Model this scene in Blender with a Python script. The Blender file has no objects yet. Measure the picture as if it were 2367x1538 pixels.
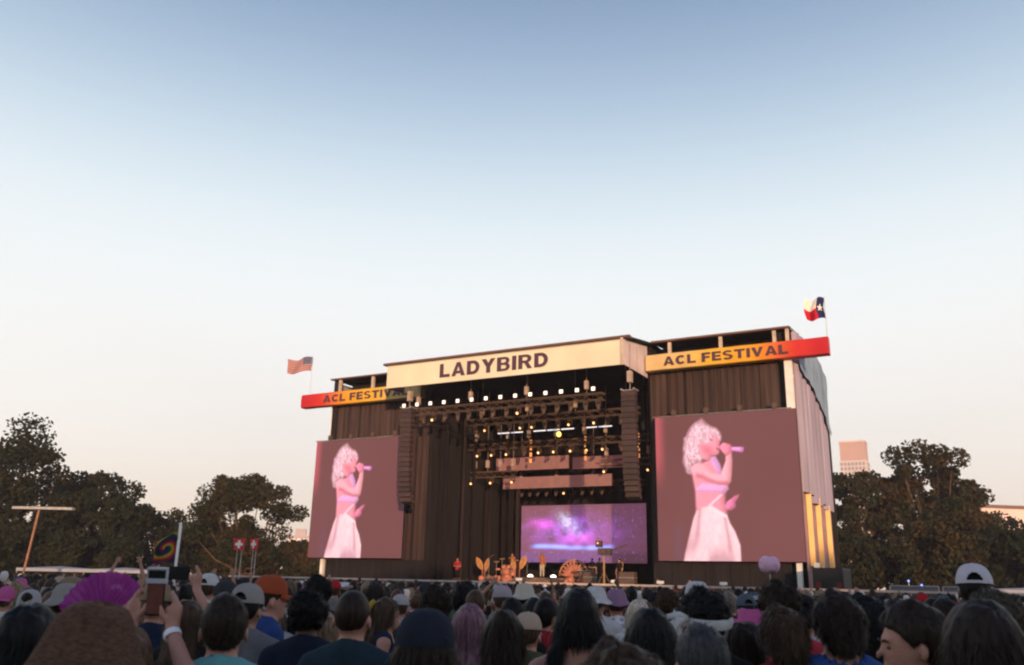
import bpy, math, random
import numpy as np
from mathutils import Vector, Matrix
random.seed(7)
RNG = np.random.default_rng(11)
C = bpy.context.scene.collection
sc = bpy.context.scene
R = math.radians

# ------------------------------------------------------------------ camera
EYE = Vector((0, 0, 1.78))
cam_d = bpy.data.cameras.new('camera')
cam = bpy.data.objects.new('camera', cam_d)
C.objects.link(cam)
pitch, roll = R(16.1), R(1.25)
fwd = Vector((0, math.cos(pitch), math.sin(pitch)))
upv = Vector((0, -math.sin(pitch), math.cos(pitch)))
rt = Vector((1, 0, 0))
ir = rt * math.cos(roll) + upv * math.sin(roll)
iu = -rt * math.sin(roll) + upv * math.cos(roll)
cam.matrix_world = Matrix(((ir.x, iu.x, -fwd.x, EYE.x), (ir.y, iu.y, -fwd.y, EYE.y), (ir.z, iu.z, -fwd.z, EYE.z), (0, 0, 0, 1)))
cam_d.sensor_width = 36
cam_d.lens = 30.14
cam_d.clip_start = 0.05
cam_d.clip_end = 3000
cam_d.dof.use_dof = True
cam_d.dof.focus_distance = 28
cam_d.dof.aperture_fstop = 4.5
sc.camera = cam

# ------------------------------------------------------------------ sky, sun, exposure
SUN_EL, SUN_AZ = R(5.0), math.atan2(0.179, -1.237)      # azimuth measured from +Y towards +X
world = bpy.data.worlds.new('World')
sc.world = world
world.use_nodes = True
wn, wl = world.node_tree.nodes, world.node_tree.links
wn.clear()
sky = wn.new('ShaderNodeTexSky')
sky.sky_type = 'NISHITA'
sky.sun_disc = False
sky.sun_elevation = SUN_EL
sky.sun_rotation = SUN_AZ % (2 * math.pi)
sky.air_density = 1.0
sky.dust_density = 1.5
sky.ozone_density = 3.0
bg = wn.new('ShaderNodeBackground')
bg.inputs['Strength'].default_value = 0.15
wo = wn.new('ShaderNodeOutputWorld')
# thin evening haze whitens the sky towards the horizon, the same all round
wtc = wn.new('ShaderNodeTexCoord'); wsx = wn.new('ShaderNodeSeparateXYZ'); wl.new(wtc.outputs['Generated'], wsx.inputs['Vector'])
wr_ = wn.new('ShaderNodeValToRGB'); wr_.color_ramp.interpolation = 'B_SPLINE'
STOPS = [(0.0, (.76, .57, .44)), (.05, (.83, .68, .56)), (.13, (.90, .84, .77)), (.26, (.91, .92, .90)), (.36, (.82, .89, .91)), (.45, (.58, .71, .80)), (.54, (.33, .46, .62)), (.62, (.20, .30, .46)), (.78, (.12, .19, .34)), (1.0, (.08, .12, .28))]
while len(wr_.color_ramp.elements) < len(STOPS): wr_.color_ramp.elements.new(.5)
for e_, (p_, c_) in zip(wr_.color_ramp.elements, STOPS): e_.position = p_; e_.color = (*c_, 1)
wl.new(wsx.outputs['Z'], wr_.inputs['Fac'])
wsc = wn.new('ShaderNodeVectorMath'); wsc.operation = 'SCALE'; wsc.inputs['Scale'].default_value = 7.4; wl.new(wr_.outputs['Color'], wsc.inputs[0])
wmx = wn.new('ShaderNodeMixRGB'); wmx.inputs['Fac'].default_value = .88; wl.new(sky.outputs['Color'], wmx.inputs['Color1']); wl.new(wsc.outputs['Vector'], wmx.inputs['Color2'])
wl.new(wmx.outputs['Color'], bg.inputs['Color'])
wl.new(bg.outputs['Background'], wo.inputs['Surface'])
sun_d = bpy.data.lights.new('sun', 'SUN')
sun_d.energy = 4.2
sun_d.angle = R(0.6)
sun_d.color = (1.0, 0.61, 0.36)
sun = bpy.data.objects.new('sun', sun_d)
C.objects.link(sun)
sd = Vector((math.sin(SUN_AZ) * math.cos(SUN_EL), math.cos(SUN_AZ) * math.cos(SUN_EL), math.sin(SUN_EL)))
sun.rotation_euler = sd.to_track_quat('Z', 'Y').to_euler()
sc.view_settings.view_transform = 'Standard'
sc.view_settings.look = 'None'
sc.view_settings.gamma = 1.0
sc.view_settings.exposure = 0.15
sc.view_settings.use_curve_mapping = False
sc.render.engine = 'CYCLES'
sc.cycles.pixel_filter_type = 'BLACKMAN_HARRIS'
sc.cycles.filter_width = 2.2
sc.cycles.max_bounces = 5
sc.cycles.transparent_max_bounces = 8

# ------------------------------------------------------------------ helpers
def tag(o, label=None, cat=None, group=None, kind=None):
    if label: o['label'] = label
    if cat: o['category'] = cat
    if group: o['group'] = group
    if kind: o['kind'] = kind
    return o

def empty(name, loc=(0, 0, 0), rz=0.0, label=None, cat=None, group=None, kind=None):
    o = bpy.data.objects.new(name, None)
    o.empty_display_size = 0.2
    C.objects.link(o)
    o.location = loc
    o.rotation_euler = (0, 0, rz)
    return tag(o, label, cat, group, kind)

def obj(name, me, parent=None, loc=(0, 0, 0), rot=(0, 0, 0), material=None):
    o = bpy.data.objects.new(name, me)
    C.objects.link(o)
    o.location = loc
    o.rotation_euler = rot
    if parent is not None: o.parent = parent
    if material is not None:
        if len(me.materials) == 0: me.materials.append(None)
        o.material_slots[0].link = 'OBJECT'
        o.material_slots[0].material = material
    return o

def mesh_np(name, V, F, smooth=False):
    V = np.asarray(V, dtype=np.float32)
    me = bpy.data.meshes.new(name)
    if isinstance(F, np.ndarray):
        k = F.shape[1]
        me.vertices.add(len(V)); me.vertices.foreach_set('co', V.ravel())
        me.loops.add(F.size); me.loops.foreach_set('vertex_index', F.astype(np.int32).ravel())
        me.polygons.add(len(F)); me.polygons.foreach_set('loop_start', np.arange(0, F.size, k, dtype=np.int32))
        me.update(calc_edges=True)
    else:
        me.from_pydata([tuple(map(float, v)) for v in V], [], [list(map(int, f)) for f in F])
    me.validate()
    if smooth:
        me.polygons.foreach_set('use_smooth', np.ones(len(me.polygons), dtype=bool))
    return me

def vcol(me, cols, name='paint'):
    a = me.color_attributes.new(name, 'FLOAT_COLOR', 'POINT')
    c = np.ones((len(me.vertices), 4), dtype=np.float32)
    c[:, :3] = cols
    a.data.foreach_set('color', c.ravel())

class MB:
    """collects boxes, prisms and tubes for one mesh"""
    def __init__(s): s.v = []; s.f = []
    def add(s, vs, fs):
        b = len(s.v); s.v += [tuple(v) for v in vs]; s.f += [[b + i for i in f] for f in fs]; return s
    def box(s, x0, x1, y0, y1, z0, z1, bev=0.0):
        x0, x1 = min(x0, x1), max(x0, x1); y0, y1 = min(y0, y1), max(y0, y1); z0, z1 = min(z0, z1), max(z0, z1)
        vs = [(x, y, z) for z in (z0, z1) for x, y in ((x0, y0), (x1, y0), (x1, y1), (x0, y1))]
        return s.add(vs, [(0, 3, 2, 1), (4, 5, 6, 7), (0, 1, 5, 4), (1, 2, 6, 5), (2, 3, 7, 6), (3, 0, 4, 7)])
    def poly(s, pts, dvec):
        """closed planar outline extruded along dvec"""
        n = len(pts); dv = Vector(dvec)
        a = [Vector(p) for p in pts]; b = [p + dv for p in a]
        return s.add(a + b, [list(range(n))[::-1], [n + i for i in range(n)]] + [(i, (i + 1) % n, n + (i + 1) % n, n + i) for i in range(n)])
    def tube(s, a, b, r, r2=None, n=6):
        a, b = Vector(a), Vector(b); r2 = r if r2 is None else r2
        d = (b - a).normalized(); q = d.to_track_quat('Z', 'Y')
        vs = []
        for p, rr in ((a, r), (b, r2)):
            for i in range(n):
                t = 2 * math.pi * i / n
                vs.append(p + q @ Vector((math.cos(t) * rr, math.sin(t) * rr, 0)))
        return s.add(vs, [(i, (i + 1) % n, n + (i + 1) % n, n + i) for i in range(n)] + [list(range(n))[::-1], [n + i for i in range(n)]])
    def path(s, pts, rads, n=6):
        pts = [Vector(p) for p in pts]; rings = []
        b = len(s.v)
        for i, p in enumerate(pts):
            d = (pts[min(i + 1, len(pts) - 1)] - pts[max(i - 1, 0)]).normalized(); q = d.to_track_quat('Z', 'Y')
            for k in range(n):
                t = 2 * math.pi * k / n
                s.v.append(tuple(p + q @ Vector((math.cos(t) * rads[i], math.sin(t) * rads[i], 0))))
        for i in range(len(pts) - 1):
            for k in range(n):
                s.f.append([b + i * n + k, b + i * n + (k + 1) % n, b + (i + 1) * n + (k + 1) % n, b + (i + 1) * n + k])
        s.f.append([b + k for k in range(n)][::-1]); s.f.append([b + (len(pts) - 1) * n + k for k in range(n)])
        return s
    def lathe(s, prof, c=(0, 0, 0), n=20, wob=None):
        b = len(s.v); m = len(prof)
        for i, (r, z) in enumerate(prof):
            for k in range(n):
                t = 2 * math.pi * k / n
                rr, zz = (r, z) if wob is None else wob(r, z, t)
                s.v.append((c[0] + rr * math.cos(t), c[1] + rr * math.sin(t), c[2] + zz))
        for i in range(m - 1):
            for k in range(n):
                s.f.append([b + i * n + k, b + i * n + (k + 1) % n, b + (i + 1) * n + (k + 1) % n, b + (i + 1) * n + k])
        return s
    def mesh(s, name, smooth=False):
        return mesh_np(name, s.v, s.f, smooth)
    def build(s, name, material, parent=None, loc=(0, 0, 0), rot=(0, 0, 0), smooth=False, bevel=0.0):
        o = obj(name, s.mesh(name, smooth), parent, loc, rot)
        o.data.materials.append(material)
        if bevel:
            m = o.modifiers.new('bevel', 'BEVEL'); m.width = bevel; m.segments = 1; m.limit_method = 'ANGLE'
        return o

# ------------------------------------------------------------------ materials
def lin(c):
    return tuple(((x / 255) / 12.92 if x / 255 <= 0.04045 else ((x / 255 + 0.055) / 1.055) ** 2.4) for x in c)

MATS = {}
def mat(name, col, rough=0.8, var=0.25, scale=3.0, bump=0.0, bscale=30.0, metal=0.0, emit=None, estr=0.0, spec=0.3, stretch=None, rand=0.0):
    if name in MATS: return MATS[name]
    m = bpy.data.materials.new(name); m.use_nodes = True
    n, l = m.node_tree.nodes, m.node_tree.links
    p = n['Principled BSDF']
    p.inputs['Roughness'].default_value = rough
    p.inputs['Metallic'].default_value = metal
    p.inputs['Specular IOR Level'].default_value = spec
    p.inputs['Base Color'].default_value = (*col, 1)
    tc = n.new('ShaderNodeTexCoord')
    src = tc.outputs['Object']
    if stretch:
        mp = n.new('ShaderNodeMapping'); mp.inputs['Scale'].default_value = stretch
        l.new(src, mp.inputs['Vector']); src = mp.outputs['Vector']
    if var:
        no = n.new('ShaderNodeTexNoise'); no.inputs['Scale'].default_value = scale; no.inputs['Detail'].default_value = 5
        l.new(src, no.inputs['Vector'])
        mr = n.new('ShaderNodeMapRange'); mr.inputs['From Min'].default_value = 0.3; mr.inputs['From Max'].default_value = 0.7
        mr.inputs['To Min'].default_value = 1 - var; mr.inputs['To Max'].default_value = 1 + var
        l.new(no.outputs['Fac'], mr.inputs['Value'])
        fac = mr.outputs['Result']
        if rand:
            oi = n.new('ShaderNodeObjectInfo')
            m2 = n.new('ShaderNodeMapRange'); m2.inputs['To Min'].default_value = 1 - rand; m2.inputs['To Max'].default_value = 1 + rand
            l.new(oi.outputs['Random'], m2.inputs['Value'])
            mm = n.new('ShaderNodeMath'); mm.operation = 'MULTIPLY'
            l.new(fac, mm.inputs[0]); l.new(m2.outputs['Result'], mm.inputs[1]); fac = mm.outputs['Value']
        vm = n.new('ShaderNodeVectorMath'); vm.operation = 'SCALE'; vm.inputs[0].default_value = col
        l.new(fac, vm.inputs['Scale']); l.new(vm.outputs['Vector'], p.inputs['Base Color'])
    if bump:
        nb = n.new('ShaderNodeTexNoise'); nb.inputs['Scale'].default_value = bscale; nb.inputs['Detail'].default_value = 4
        l.new(src, nb.inputs['Vector'])
        b = n.new('ShaderNodeBump'); b.inputs['Strength'].default_value = bump; b.inputs['Distance'].default_value = 0.02
        l.new(nb.outputs['Fac'], b.inputs['Height']); l.new(b.outputs['Normal'], p.inputs['Normal'])
    if emit:
        p.inputs['Emission Color'].default_value = (*emit, 1); p.inputs['Emission Strength'].default_value = estr
    MATS[name] = m
    return m

def paint_mat(name, rough=0.7, estr=0.0, base=1.0, noise=0.12, nscale=40.0, attr='paint', basecol=None, bump=0.0):
    """colour comes from the painted attribute; estr > 0: a display that gives off its picture"""
    if name in MATS: return MATS[name]
    m = bpy.data.materials.new(name); m.use_nodes = True
    n, l = m.node_tree.nodes, m.node_tree.links
    p = n['Principled BSDF']; p.inputs['Roughness'].default_value = rough; p.inputs['Specular IOR Level'].default_value = 0.25
    a = n.new('ShaderNodeAttribute'); a.attribute_name = attr
    tc = n.new('ShaderNodeTexCoord'); no = n.new('ShaderNodeTexNoise'); no.inputs['Scale'].default_value = nscale; no.inputs['Detail'].default_value = 4
    l.new(tc.outputs['Object'], no.inputs['Vector'])
    mr = n.new('ShaderNodeMapRange'); mr.inputs['From Min'].default_value = 0.25; mr.inputs['From Max'].default_value = 0.75
    mr.inputs['To Min'].default_value = 1 - noise; mr.inputs['To Max'].default_value = 1 + noise
    l.new(no.outputs['Fac'], mr.inputs['Value'])
    vm = n.new('ShaderNodeVectorMath'); vm.operation = 'SCALE'
    l.new(a.outputs['Color'], vm.inputs[0]); l.new(mr.outputs['Result'], vm.inputs['Scale'])
    if estr:
        l.new(vm.outputs['Vector'], p.inputs['Emission Color']); p.inputs['Emission Strength'].default_value = estr
        p.inputs['Base Color'].default_value = (*(basecol or (0.03, 0.03, 0.03)), 1)
    else:
        l.new(vm.outputs['Vector'], p.inputs['Base Color'])
    if bump:
        b = n.new('ShaderNodeBump'); b.inputs['Strength'].default_value = bump; b.inputs['Distance'].default_value = 0.02
        l.new(no.outputs['Fac'], b.inputs['Height']); l.new(b.outputs['Normal'], p.inputs['Normal'])
    MATS[name] = m
    return m

black_cloth = mat('black_cloth', (0.016, 0.013, 0.014), 0.95, 0.4, 1.2, stretch=(3, 3, 0.25))
brown_scrim = mat('brown_scrim', (0.058, 0.036, 0.032), 0.95, 0.35, 1.5, 0.5, 8, stretch=(3, 3, 0.2), rand=0.2)
grey_scrim = mat('grey_scrim', (0.36, 0.33, 0.36), 0.9, 0.2, 0.8, 0.4, 4, stretch=(2, 2, 0.2))
white_scrim = mat('white_scrim', (0.75, 0.70, 0.66), 0.85, 0.12, 1.0, 0.2, 5)
cream_vinyl = mat('cream_vinyl', (0.78, 0.72, 0.53), 0.6, 0.09, 0.45, 0.25, 1.6)
lilac_vinyl = mat('lilac_vinyl', (0.62, 0.52, 0.52), 0.6, 0.12, 0.9, 0.3, 2)
tarp_blue = mat('blue_tarpaulin', (0.22, 0.29, 0.38), 0.6, 0.25, 0.8, 0.8, 2)
letter_mat = mat('letter_print', (0.085, 0.040, 0.062), 0.6, 0.1, 4)
alu = mat('aluminium', (0.42, 0.40, 0.38), 0.45, 0.25, 5, metal=0.6, spec=0.5)
truss_black = mat('truss_black', (0.13, 0.085, 0.06), 0.6, 0.3, 5)
lamp_black = mat('lamp_housing', (0.10, 0.065, 0.05), 0.5, 0.3, 6)
roof_dark = mat('roof_dark', (0.016, 0.014, 0.016), 0.9, 0.3, 1)
edge_metal = mat('roof_edge', (0.16, 0.08, 0.06), 0.6, 0.2, 2)
pa_grey = mat('speaker_grille', (0.056, 0.036, 0.033), 0.7, 0.25, 6, 0.4, 60, rand=0.25)
white_paint = mat('white_paint', (0.8, 0.78, 0.74), 0.5, 0.08, 3)
deck_mat = mat('stage_deck', (0.10, 0.07, 0.055), 0.7, 0.3, 1)

# ------------------------------------------------------------------ signed-distance mesher (bodies, hair, clothes)
def noise3(X, Y, Z, f, seed):
    r = np.random.default_rng(seed); N = 16; T = r.random((N, N, N)).astype(np.float32)
    def ax(a):
        a = a * f + 100.37; i = np.floor(a).astype(int); t = (a - i); return i % N, (i + 1) % N, t * t * (3 - 2 * t)
    x0, x1, tx = ax(X); y0, y1, ty = ax(Y); z0, z1, tz = ax(Z)
    L = lambda a, b, t: a + (b - a) * t
    return L(L(L(T[x0, y0, z0], T[x1, y0, z0], tx), L(T[x0, y1, z0], T[x1, y1, z0], tx), ty),
             L(L(T[x0, y0, z1], T[x1, y0, z1], tx), L(T[x0, y1, z1], T[x1, y1, z1], tx), ty), tz) - 0.5

class Field:
    def __init__(s, lo, hi, res):
        s.lo = np.array(lo, float); s.res = res
        n = np.ceil((np.array(hi) - s.lo) / res).astype(int) + 1
        s.ax = [(s.lo[i] + res * np.arange(n[i])).astype(np.float32) for i in range(3)]
        s.F = np.full(n, 1.0, np.float32)
    def win(s, lo, hi):
        sl = []
        for i in range(3):
            a = max(0, int((lo[i] - s.lo[i]) / s.res) - 1); b = min(len(s.ax[i]), int((hi[i] - s.lo[i]) / s.res) + 3)
            if b <= a: return None
            sl.append(slice(a, b))
        return tuple(sl)
    def grid(s, sl=None):
        a = [s.ax[i][sl[i]] if sl else s.ax[i] for i in range(3)]
        return a[0][:, None, None], a[1][None, :, None], a[2][None, None, :]
    def blend(s, sl, d, k):
        F = s.F[sl]
        if k > 0:
            h = np.maximum(k - np.abs(F - d), 0) / k
            s.F[sl] = np.minimum(F, d) - h * h * k * 0.25
        else: s.F[sl] = np.minimum(F, d)
    def cone(s, a, b, ra, rb, k=0.02, flat=None):
        a = np.array(a, float); b = np.array(b, float); m = max(ra, rb) * (1 if flat is None else max(1, *flat)) + k + 0.05
        sl = s.win(np.minimum(a, b) - m, np.maximum(a, b) + m)
        if sl is None: return s
        X, Y, Z = s.grid(sl); d = b - a; L2 = max(d @ d, 1e-9)
        t = np.clip(((X - a[0]) * d[0] + (Y - a[1]) * d[1] + (Z - a[2]) * d[2]) / L2, 0, 1)
        fx, fy, fz = flat or (1, 1, 1)
        q = np.sqrt(((X - a[0] - t * d[0]) / fx) ** 2 + ((Y - a[1] - t * d[1]) / fy) ** 2 + ((Z - a[2] - t * d[2]) / fz) ** 2)
        s.blend(sl, (q - (ra + (rb - ra) * t)).astype(np.float32), k); return s
    def ell(s, c, r, k=0.02, sub=False):
        c = np.array(c, float); r = np.array(r, float); m = r + k + 0.05
        sl = s.win(c - m, c + m)
        if sl is None: return s
        X, Y, Z = s.grid(sl)
        q = np.sqrt(((X - c[0]) / r[0]) ** 2 + ((Y - c[1]) / r[1]) ** 2 + ((Z - c[2]) / r[2]) ** 2)
        d = ((q - 1) * r.min() * (0.5 + 0.5 * 1)).astype(np.float32)
        if sub:
            F = s.F[sl]; h = np.maximum(k - np.abs(F + d), 0) / max(k, 1e-6); s.F[sl] = np.maximum(F, -d) + h * h * k * 0.25
        else: s.blend(sl, d, k)
        return s
    def cut(s, fn):
        X, Y, Z = s.grid(); s.F = np.maximum(s.F, fn(X, Y, Z).astype(np.float32)); return s
    def push(s, fn):
        X, Y, Z = s.grid(); s.F = (s.F + fn(X, Y, Z)).astype(np.float32); return s
    def mesh(s, name, smooth=True):
        F = s.F; F[0] = 1; F[-1] = 1; F[:, 0] = 1; F[:, -1] = 1; F[:, :, 0] = 1; F[:, :, -1] = 1
        S = F < 0
        cs = [(i, j, k) for i in (0, 1) for j in (0, 1) for k in (0, 1)]
        n = np.array(F.shape) - 1
        A = np.zeros(n, np.int8)
        for c in cs: A += S[c[0]:c[0] + n[0], c[1]:c[1] + n[1], c[2]:c[2] + n[2]]
        M = (A > 0) & (A < 8); I = np.argwhere(M); idx = np.full(n, -1, np.int64); idx[M] = np.arange(len(I))
        V8 = np.stack([F[I[:, 0] + c[0], I[:, 1] + c[1], I[:, 2] + c[2]] for c in cs], 1)
        acc = np.zeros((len(I), 3)); cnt = np.zeros(len(I))
        for a in range(8):
            for b in range(a + 1, 8):
                ca, cb = np.array(cs[a]), np.array(cs[b])
                if abs(ca - cb).sum() != 1: continue
                x = (V8[:, a] < 0) != (V8[:, b] < 0)
                t = V8[x, a] / (V8[x, a] - V8[x, b])
                acc[x] += ca + (cb - ca) * t[:, None]; cnt[x] += 1
        P = s.lo + (I + acc / cnt[:, None]) * s.res
        Q = []
        for ax in range(3):
            o = [0, 1, 2]; o.remove(ax); u, v = o
            s0 = [slice(None)] * 3; s1 = [slice(None)] * 3
            s0[ax] = slice(0, -1); s1[ax] = slice(1, None)
            E = S[tuple(s0)] != S[tuple(s1)]
            K = np.argwhere(E); K = K[(K[:, u] > 0) & (K[:, v] > 0) & (K[:, u] < n[u]) & (K[:, v] < n[v])]
            q = []
            for du, dv in ((1, 1), (0, 1), (0, 0), (1, 0)):
                k = K.copy(); k[:, u] -= du; k[:, v] -= dv; q.append(idx[k[:, 0], k[:, 1], k[:, 2]])
            q = np.stack(q, 1)
            ins = S[K[:, 0], K[:, 1], K[:, 2]]
            if ax == 1: ins = ~ins
            q[~ins] = q[~ins][:, ::-1]
            Q.append(q)
        Q = np.concatenate(Q); Q = Q[(Q >= 0).all(1)]
        return mesh_np(name, P, Q, smooth)

SHO = 0.175
POSES = {
    'down':  {'R': [(SHO, -.01, 1.41), (.235, -.03, 1.13), (.235, .08, .90)], 'L': [(-SHO, -.01, 1.41), (-.235, -.03, 1.13), (-.235, .08, .90)]},
    'cross': {'R': [(SHO, -.01, 1.41), (.24, .02, 1.14), (.02, .22, 1.16)], 'L': [(-SHO, -.01, 1.41), (-.24, .02, 1.14), (-.02, .22, 1.11)]},
    'phone': {'R': [(SHO, .0, 1.43), (.25, .16, 1.45), (.125, .29, 1.66)], 'L': [(-SHO, .0, 1.43), (-.22, .16, 1.45), (-.085, .29, 1.66)]},
    'phonehi': {'R': [(SHO, .0, 1.44), (.285, -.01, 1.50), (.110, .15, 1.735)], 'L': [(-SHO, .0, 1.44), (-.26, .02, 1.52), (-.075, .18, 1.745)]},
    'phonewide': {'R': [(SHO, .0, 1.44), (.37, .10, 1.50), (.165, .24, 1.74)], 'L': [(-SHO, .0, 1.44), (-.36, .10, 1.50), (-.14, .24, 1.74)]},
    'fan':   {'R': [(SHO, -.01, 1.41), (.235, -.03, 1.13), (.235, .08, .90)], 'L': [(-SHO, .0, 1.42), (-.20, .20, 1.38), (-.09, .26, 1.56)]},
    'armup': {'R': [(SHO, .0, 1.45), (.24, .06, 1.70), (.20, .10, 1.94)], 'L': [(-SHO, -.01, 1.41), (-.235, -.03, 1.13), (-.235, .08, .90)]},
    'bothup': {'R': [(SHO, .0, 1.45), (.27, .05, 1.69), (.20, .08, 1.93)], 'L': [(-SHO, .0, 1.45), (-.27, .05, 1.69), (-.18, .08, 1.93)]},
    'heart': {'R': [(SHO, .0, 1.45), (.30, .02, 1.62), (.06, .04, 1.86)], 'L': [(-SHO, .0, 1.45), (-.30, .02, 1.62), (-.06, .04, 1.86)]},
}

def arm_prims(f, J, side, hand='open', off=0.0, part='all', k=0.02):
    sh, el, wr = [np.array(p, float) for p in J]
    f.cone(sh, el, .050 + off, .040 + off, k)
    if part == 'upper': return
    f.cone(el, el + (wr - el) * .35, .040 + off, .039 + off, k); f.cone(el + (wr - el) * .3, wr, .039 + off, .026 + off, k)
    d = (wr - el) / np.linalg.norm(wr - el)
    sx = 1 if side == 'R' else -1
    if hand == 'hold':            # grips a phone standing on the inner side
        inn = np.array([-sx, 0, 0.0]); up = np.array([0, .12, 1.0]); up /= np.linalg.norm(up); fw = np.array([0, 1, -.12])
    else:
        up = d; inn = np.array([-sx, 0, 0.0]); inn = inn - up * (inn @ up); inn /= np.linalg.norm(inn); fw = np.cross(up, inn) * sx * -1
    pc = wr + up * .05
    f.cone(wr + up * .01, wr + up * .085, .024, .030, .02, flat=(1, .62, 1) if abs(up[2]) > .6 else None)
    base = wr + up * .085
    for i, (o, L, r) in enumerate(((-.027, .066, .0085), (-.009, .077, .0092), (.009, .072, .0088), (.026, .056, .0078))):
        if hand == 'hold':        # fingers run up behind the phone, tips bending inwards
            b = base + fw * o * .6 + np.array([sx * .004, 0, 0]); m = b + up * L * .5 + inn * .008; t = m + up * L * .45 + inn * .022
        else:
            s_ = np.array(np.cross(fw, up)); b = base + inn * (-o) * 1.05; m = b + up * L * .55 - fw * .006 + inn * (-o) * .15; t = m + up * L * .42 - fw * .012
        f.cone(b - up * .02, m, r + .0012, r, .006); f.cone(m, t, r, r * .85, .004)
    tb = wr + up * .03 + inn * .018
    tm = tb + up * .035 + inn * .030 + fw * (.0 if hand != 'hold' else -.012); tt = tm + up * .032 + inn * .008
    f.cone(tb, tm, .0135, .0105, .012); f.cone(tm, tt, .0105, .0085, .005)

def torso_prims(f, off=0.0, fem=False, k=0.05):
    w = .9 if fem else 1.0
    f.ell((0, .0, 1.27), (.162 * w + off, .108 + off, .20 + off), k)
    f.ell((0, .01, 1.06), (.130 * w + off, .095 + off, .16 + off), k)
    f.ell((0, .0, .93), ((.165 if fem else .155) + off, .118 + off, .13 + off), k)
    for sx in (-1, 1):
        f.cone((0, -.015, 1.455), (sx * (SHO - .005) * (.94 if fem else 1), -.01, 1.412), .048 + off, .054 + off, .04)
        f.cone((0, -.026, 1.495), (sx * .11, -.018, 1.452), .040 + off, .040 + off, .04)
        f.ell((sx * .07, -.045, 1.33), (.075 + off, .06 + off, .09 + off), .04)
        if fem: f.ell((sx * .07, .085, 1.25), (.06 + off, .05 + off, .06 + off), .03)
    return f

def leg_prims(f, off=0.0, k=0.03, lower=True):
    for sx in (-1, 1):
        f.cone((sx * .085, 0, .90), (sx * .095, .012, .50), .083 + off, .053 + off, k)
        if lower:
            f.cone((sx * .095, .012, .50), (sx * .098, -.018, .30), .052 + off, .050 + off, k); f.cone((sx * .098, -.018, .30), (sx * .10, -.01, .08), .050 + off, .034 + off, k)
    return f

def make_body(name, pose, res, fem=False, hand='open', holds=''):
    J = POSES[pose]
    zmax = max(1.80, max(p[2] for s_ in J.values() for p in s_) + .25)
    f = Field((-.42, -.20, -.02), (.42, .48, zmax), res)
    torso_prims(f, 0, fem); leg_prims(f)
    for sx in (-1, 1): f.cone((sx * .10, -.03, .045), (sx * .115, .15, .03), .040, .030, .02)
    # neck and head
    f.cone((0, -.018, 1.42), (0, -.002, 1.56), .058 if not fem else .050, .052 if not fem else .046, .03)
    f.ell((0, -.008, 1.645), (.078, .097, .100), .01)
    f.ell((0, .030, 1.585), (.056, .062, .078), .03)
    f.ell((0, .070, 1.530), (.026, .024, .020), .02)              # chin
    f.ell((0, .078, 1.640), (.050, .020, .012), .015)             # brow
    f.cone((0, .092, 1.622), (0, .112, 1.590), .007, .0125, .008) # nose
    f.ell((0, .088, 1.557), (.023, .013, .010), .006)             # mouth
    for sx in (-1, 1):
        f.ell((sx * .031, .100, 1.617), (.017, .014, .011), .008, sub=True)
        f.ell((sx * .085, -.006, 1.603), (.010, .020, .032), .008)
        f.ell((sx * .095, .002, 1.606), (.006, .010, .018), .004, sub=True)
    for side in 'RL': arm_prims(f, J[side], side, 'hold' if side in holds else 'open', k=.03)
    me = f.mesh(name)
    return me

def make_shirt(name, pose, res, fem=False, kind='tee', seed=1):
    J = POSES[pose]
    zmax = max(1.62, max(p[2] for s_ in J.values() for p in s_[:2]) + .1)
    f = Field((-.42, -.22, .80), (.42, .42, zmax), res)
    torso_prims(f, .014, fem)
    if kind == 'tee':
        for side in 'RL':
            sh, el, wr = [np.array(p, float) for p in J[side]]
            f.cone(sh, sh + (el - sh) * .62, .062, .058, .03)
    f.push(lambda X, Y, Z: 0.010 * noise3(X, Y, Z * .6, 11, seed) + 0.004 * noise3(X, Y, Z, 30, seed + 1))
    f.cut(lambda X, Y, Z: .88 - Z)
    if kind == 'tee':
        f.cut(lambda X, Y, Z: .070 - np.sqrt(X ** 2 + (Y - .012) ** 2 + ((Z - 1.52) * .75) ** 2))
    elif kind == 'tank':
        f.cut(lambda X, Y, Z: .105 - np.sqrt(X ** 2 + (Y - .01) ** 2 + ((Z - 1.49) * .75) ** 2))
        for sx in (-1, 1):
            f.cut(lambda X, Y, Z: .095 - np.sqrt((X - sx * .225) ** 2 + (Y * .8) ** 2 + (Z - 1.37) ** 2))
    else:
        f.cut(lambda X, Y, Z: Z - 1.31 + 0 * X + 0 * Y)
    return f.mesh(name)

def make_trousers(name, res, shorts=False, seed=3):
    f = Field((-.30, -.22, .02), (.30, .24, 1.06), res)
    f.ell((0, .0, .93), (.172, .132, .14), .03); leg_prims(f, .016, .03)
    f.push(lambda X, Y, Z: 0.012 * noise3(X, Y, Z, 10, seed))
    f.cut(lambda X, Y, Z: Z - .99 + 0 * X + 0 * Y)
    f.cut(lambda X, Y, Z: (.48 if shorts else .09) - Z + 0 * X + 0 * Y)
    return f.mesh(name)

def make_shoes(name):
    f = Field((-.2, -.12, -.01), (.2, .24, .14), .014)
    for sx in (-1, 1): f.cone((sx * .10, -.035, .05), (sx * .117, .16, .038), .050, .040, .02); f.cone((sx * .10, -.03, .07), (sx * .10, -.03, .10), .046, .044, .02)
    f.cut(lambda X, Y, Z: .0 - Z + 0 * X + 0 * Y)
    return f.mesh(name)

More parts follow.
